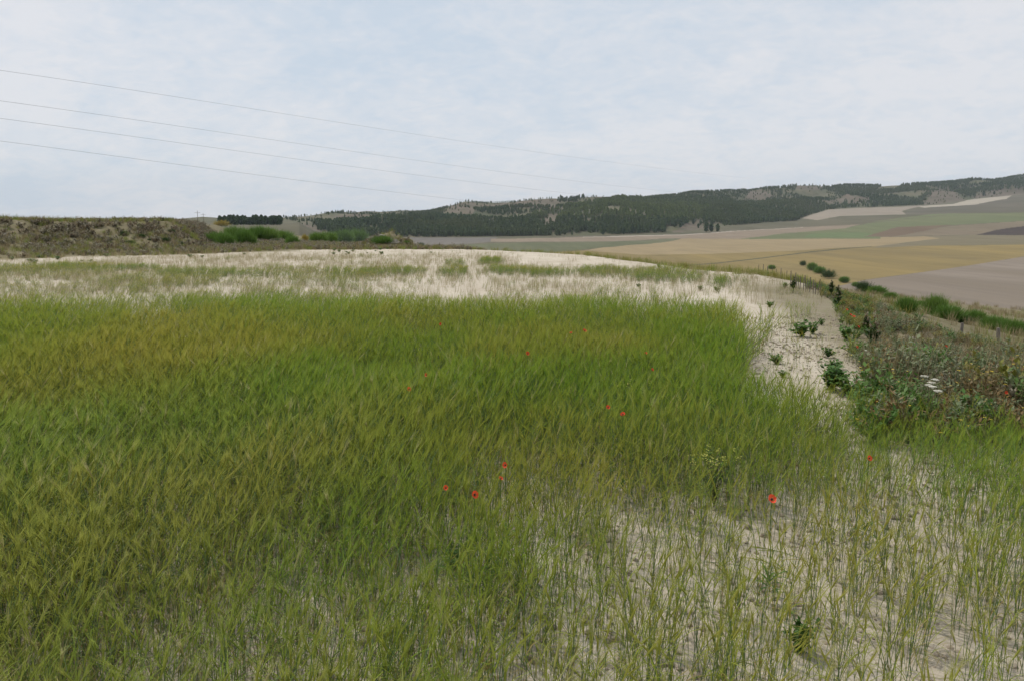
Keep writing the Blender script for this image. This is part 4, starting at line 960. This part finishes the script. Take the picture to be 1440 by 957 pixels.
WD = [(1170, 548, 38, 56, 'large dark leafy weed in the middle of the bare path'), (1192, 556, 30, 40, 'leafy weed touching the right side of the large one on the path'), (1165, 502, 14, 20, 'small leafy weed on the path above the large one'), (1127, 474, 22, 36, 'dark broad leafy weed left of the path'),
      (1142, 470, 16, 20, 'leafy weed at the path side, right of the broad dark one'), (1092, 512, 14, 22, 'small dark weed at the left edge of the bare patch'), (1155, 458, 10, 10, 'tiny weed at the narrow top of the path'), (1213, 575, 34, 48, 'leafy weed bordering the barley below the path'),
      (1240, 578, 34, 46, 'bushy green weed between the path and the flower scrub'), (1275, 585, 30, 44, 'green weed in front of the flower scrub'), (1190, 478, 20, 30, 'green weed on the right edge of the path'), (1200, 500, 20, 30, 'grey green weed at the right edge of the path, lower'),
      (1172, 520, 14, 26, 'low weed above the large leafy one'), (1100, 530, 10, 16, 'small weed with thin leaves low on the bare patch'), (890, 500, 22, 34, 'dark leafy weed rising in the far green barley'), (893, 574, 18, 34, 'weed with pale tips right of the close poppy pair'),
      (700, 566, 10, 20, 'faint leafy weed hidden in mid barley'), (1125, 920, 60, 50, 'leafy green weed among stems near the bottom right'), (1305, 600, 28, 40, 'green weed at the front corner of the dark scrub'), (640, 800, 34, 50, 'dark weed low in the foreground barley'),
      (1082, 432, 8, 14, 'small weed on the pale gap near the far corner'), (1008, 410, 7, 10, 'tiny dark weed in the pale band, right part'), (985, 408, 6, 10, 'tiny dark weed in the pale band beside the grass patch'), (898, 404, 5, 9, 'tiny dark weed in the pale band, left part'),
      (926, 376, 4, 8, 'tiny weed alone on the sand near the crest'), (1104, 405, 8, 12, 'little weed by the close stakes')]
for i, (px, py, h, w, lab) in enumerate(WD):
    x, y, z = unproject(px, py); k = y / F; tag(link('leafy_weed', WM[i % 5], (x, y, z), i, (w * k / .45, w * k / .45, h * k / .3 * 1.05)), lab, 'weed', 'leafy weeds in and beside the field')
# sparse small weeds dotted along the sandy far edge
g = np.random.default_rng(77)
for i in range(40):
    px = g.uniform(0, 620); py = np.interp(px, [0, 250, 620], [372, 358, 354]) + g.uniform(-6, 5)
    x, y, z = unproject(px, py); s = g.uniform(.25, .6)
    tag(link('leafy_weed', WM[i % 5], (x, y, z), i, (s * 1.4, s * 1.4, s)), 'small green weed dotted on the sandy margin below the embankment', 'weed', 'small weeds on the sandy far margin')
# mustard plant with pale yellow heads
b = MB(); g = np.random.default_rng(12); fl = MB(); lv = MB()
for k in range(20):
    an = g.uniform(0, 6.28); rr = .20 * g.random() ** .6; hh = g.uniform(.34, .46)
    p = [(math.cos(an) * rr * f ** 1.5, math.sin(an) * rr * f ** 1.5, hh * f) for f in (0, .4, .75, 1)]; b.tube(p, [.003, .0025, .002, .0015], 4)
    for j in range(8):
        q = np.array(p[3]) + g.normal(0, .014, 3); a = g.uniform(0, 6.28); s = .009
        fl.add([q + s * np.array([math.cos(a + i * 1.571), math.sin(a + i * 1.571), .2 * (i % 2)]) for i in range(4)], [(0, 1, 2, 3)])
    for j in range(9):
        f = g.uniform(.2, .95) * 3; i = min(2, int(f)); q = np.array(p[i]) * (1 - f + i) + np.array(p[i + 1]) * (f - i); a = g.uniform(0, 6.28)
        lp = leaf_pts(q, a, g.uniform(.04, .08), .6, .9, 3); lv.ribbon(lp, [.004, .014, .011, .001], (-math.sin(a), math.cos(a), 0))
M_mus = plant_mat('mustard_flower', (.50, .50, .10), (.60, .58, .16), trans=.25)
def mustard(px, py, sc_, lab):
    x, y, z = unproject(px, py); e = bpy.data.objects.new('flowering_weed', None); COL.objects.link(e); e.location = (x, y, z); e.scale = (sc_,) * 3; tag(e, lab, 'flowering weed', 'pale yellow flowering weeds')
    link('stems', MUS[0], parent=e); link('flower_heads', MUS[1], parent=e); link('leaves', MUS[2], parent=e)
MUS = (b.mesh('stems', [M_stm]), fl.mesh('flower_heads', [M_mus]), lv.mesh('leaves', [M_lf]))
mustard(1004, 712, .72, 'bushy weed with pale yellow flower heads above the thin barley')
mustard(893, 600, .8, 'smaller flowering weed right of the close poppy pair')
mustard(898, 518, .85, 'pale tipped weed far back in the green barley')
# tall thistles
def thistle(px, base, h_px, lab, seed, dark=True):
    x, y, z = unproject(px, base); h = h_px * y / F; g = np.random.default_rng(seed)
    e = bpy.data.objects.new('thistle', None); COL.objects.link(e); e.location = (x, y, z); tag(e, lab, 'thistle', 'tall dark thistles at the edge of the slope')
    st = MB(); lv = MB(); hd = MB(); st.tube([(0, 0, -.02), (.02, 0, h * .5), (0, 0, h)], [.011, .008, .004], 6); tips = [(0, 0, h)]
    for k in range(12):
        zz_ = h * g.uniform(.2, .85); an = k * 2.4; l = h * .30 * (1.15 - zz_ / h); tip = (math.cos(an) * l * .55, math.sin(an) * l * .55, zz_ + l)
        st.tube([(0, 0, zz_), (tip[0] * .6, tip[1] * .6, zz_ + l * .4), tip], [.006, .005, .003], 4); tips.append(tip)
    for tp in tips: hd.tube([tp, (tp[0], tp[1], tp[2] + .02), (tp[0], tp[1], tp[2] + .04)], [.006, .017, .008], 6)
    for k in range(90):
        tp = tips[int(g.integers(len(tips)))]; f = g.uniform(.1, 1) if tp[2] == h else g.uniform(.5, 1); p = np.array([tp[0] * (f if tp[2] != h else 0), tp[1] * (f if tp[2] != h else 0), h * f if tp[2] == h else tp[2] * f])
        an = g.uniform(0, 6.28); lp = leaf_pts(p, an, g.uniform(.07, .15) * (1.2 - p[2] / h * .6), g.uniform(.4, 1.1), .7, 3); lv.ribbon(lp, [.012, .028, .016, .001], (-math.sin(an), math.cos(an), 0))
    link('stem', st.mesh('stem', [M_broomd]), parent=e); link('leaves', lv.mesh('leaves', [M_broomd]), parent=e); link('flower_heads', hd.mesh('flower_heads', [M_brn]), parent=e)
thistle(1177, 437, 34, 'branching dark thistle standing at the head of the bare path', 1)
thistle(1226, 503, 56, 'tallest dark spiky thistle at the left end of the flower scrub', 2)
thistle(1115, 412, 22, 'upright dark thistle left of the close stakes', 3)
thistle(1168, 420, 24, 'bushier thistle behind the one at the head of the path', 4)
thistle(1217, 470, 26, 'short dark thistle behind the tallest one', 5)
# white umbels
def umbel(px, py, lab, i):
    x, y, z = unproject(px, py, .45); e = bpy.data.objects.new('white_flower', None); COL.objects.link(e); e.location = (x, y, z); tag(e, lab, 'flower', 'white flat topped flowers in the dark scrub')
    b = MB(); b.tube([(0, 0, 0), (.01, 0, .25), (0, 0, .44)], [.003, .0025, .002], 4); link('stem', b.mesh('stem', [M_stm]), parent=e)
    b = MB(); g = np.random.default_rng(i)
    for k in range(40):
        r = .026 * math.sqrt(g.random()); a = g.uniform(0, 6.28); c0 = np.array([math.cos(a) * r, math.sin(a) * r, .45 + .006 * g.random() - r * .2]); s = .008
        b.add([c0 + s * np.array([math.cos(q), math.sin(q), 0]) for q in (0, 1.57, 3.14, 4.71)] + [c0 - np.array([0, 0, .01])], [(0, 1, 2, 3), (0, 4, 1), (1, 4, 2), (2, 4, 3), (3, 4, 0)])
    link('flower_head', b.mesh('flower_head', [M_whi]), parent=e)
for i, (px, py, lab) in enumerate([(1300, 528, 'white flower at the top of the cluster'), (1315, 533, 'white flower at the upper right of the cluster'), (1310, 537, 'white flower in the middle of the cluster'), (1306, 541, 'white flower left of centre in the cluster'), (1312, 543, 'white flower below the middle of the cluster'), (1319, 549, 'white flower lowest in the cluster')]):
    umbel(px, py, lab + ' in the dark scrub', i)

# ---------------------------------------------------------------- power lines, far mast
M_wire = bpy.data.materials.new('wire_metal'); t, Nn, Ll = nodes_of(M_wire); p = Nn.new('ShaderNodeBsdfPrincipled'); p.inputs['Base Color'].default_value = (.12, .12, .13, 1); p.inputs['Roughness'].default_value = .6
o = Nn.new('ShaderNodeOutputMaterial'); Ll.new(p.outputs[0], o.inputs[0])
WIRES = [([(-200, 72), (0, 100), (280, 140.5), (560, 186), (965, 240.5), (1131, 259.5), (1230, 268), (1300, 271)], 'topmost of the four overhead wires'),
         ([(-200, 116), (0, 143), (350, 191), (690, 240.5), (840, 258.5), (945, 270), (1180, 290)], 'second overhead wire from the top'),
         ([(-200, 141), (0, 167), (280, 205), (560, 242.5), (690, 259.5), (800, 272.5), (1100, 300)], 'third overhead wire from the top'),
         ([(-200, 174), (0, 199), (280, 235), (560, 271), (670, 284), (1000, 312)], 'lowest of the four overhead wires')]
for pts, lab in WIRES:
    a = np.array(pts, float); xs = np.linspace(a[0, 0], a[-1, 0], 50)
    co = np.polyfit(a[:, 0], a[:, 1], 3); yy = np.polyval(co, xs); b = MB(); V = []
    for X_, y_ in zip(xs, yy):
        s = slope_of(y_); uu = u_of(X_, y_)
        # the line runs straight in plan: X = -106 + .48 (Y-160)
        Yd = (-106 - .44 * 160) / (uu - .44); V.append((uu * Yd, Yd, EYE + s * Yd))
    V = [v for v in V if 0 < v[1] < 1500]
    b.tube(V, [.026 if v[1] < 400 else .03 for v in V], 5); ob = link('power_line', b.mesh('power_line', [M_wire])); tag(ob, lab + ' crossing the sky from upper left', 'power line', 'overhead power lines')
def mast(px, top, base, lab, dist, cross=True):
    uu = u_of(px, base); y = dist; x = uu * y; z0 = float(H(x, y)); zt = EYE + slope_of(top) * y; h = zt - z0
    e = bpy.data.objects.new('utility_pole', None); COL.objects.link(e); e.location = (x, y, z0); tag(e, lab, 'utility pole', 'poles on the left skyline')
    b = MB(); b.tube([(0, 0, -1), (0, 0, h)], [.15, .10], 6); link('pole', b.mesh('pole', [M_wood]), parent=e)
    b = MB(); b.tube([(-1.6, 0, h * .86), (1.6, 0, h * .86)], [.07, .07], 5); link('crossarm', b.mesh('crossarm', [M_wood]), parent=e)
mast(278, 296.5, 307, 'taller thin utility pole on the left skyline', 420)
mast(286, 300, 307, 'shorter faint pole just right of the taller one', 520)

# ---------------------------------------------------------------- haze
b = MB(); X0, X1, Y0, Y1, Z0, Z1 = -9500, 9500, -60, 5600, float(min(FZ.min(), GZ.min())) - 1.5, float(FZ.max()) + 40
b.add([(x, y, z) for z in (Z0, Z1) for (x, y) in ((X0, Y0), (X1, Y0), (X1, Y1), (X0, Y1))], [(3, 2, 1, 0), (4, 5, 6, 7), (0, 1, 5, 4), (1, 2, 6, 5), (2, 3, 7, 6), (3, 0, 4, 7)])
mh = bpy.data.materials.new('haze_air'); t, Nn, Ll = nodes_of(mh); pv = Nn.new('ShaderNodeVolumePrincipled'); pv.inputs['Color'].default_value = (.78, .86, .97, 1); pv.inputs['Density'].default_value = HAZE
o = Nn.new('ShaderNodeOutputMaterial'); Ll.new(pv.outputs[0], o.inputs['Volume'])
tag(link('haze', b.mesh('haze', [mh])), kind='stuff')
print('haze', Z0, Z1)
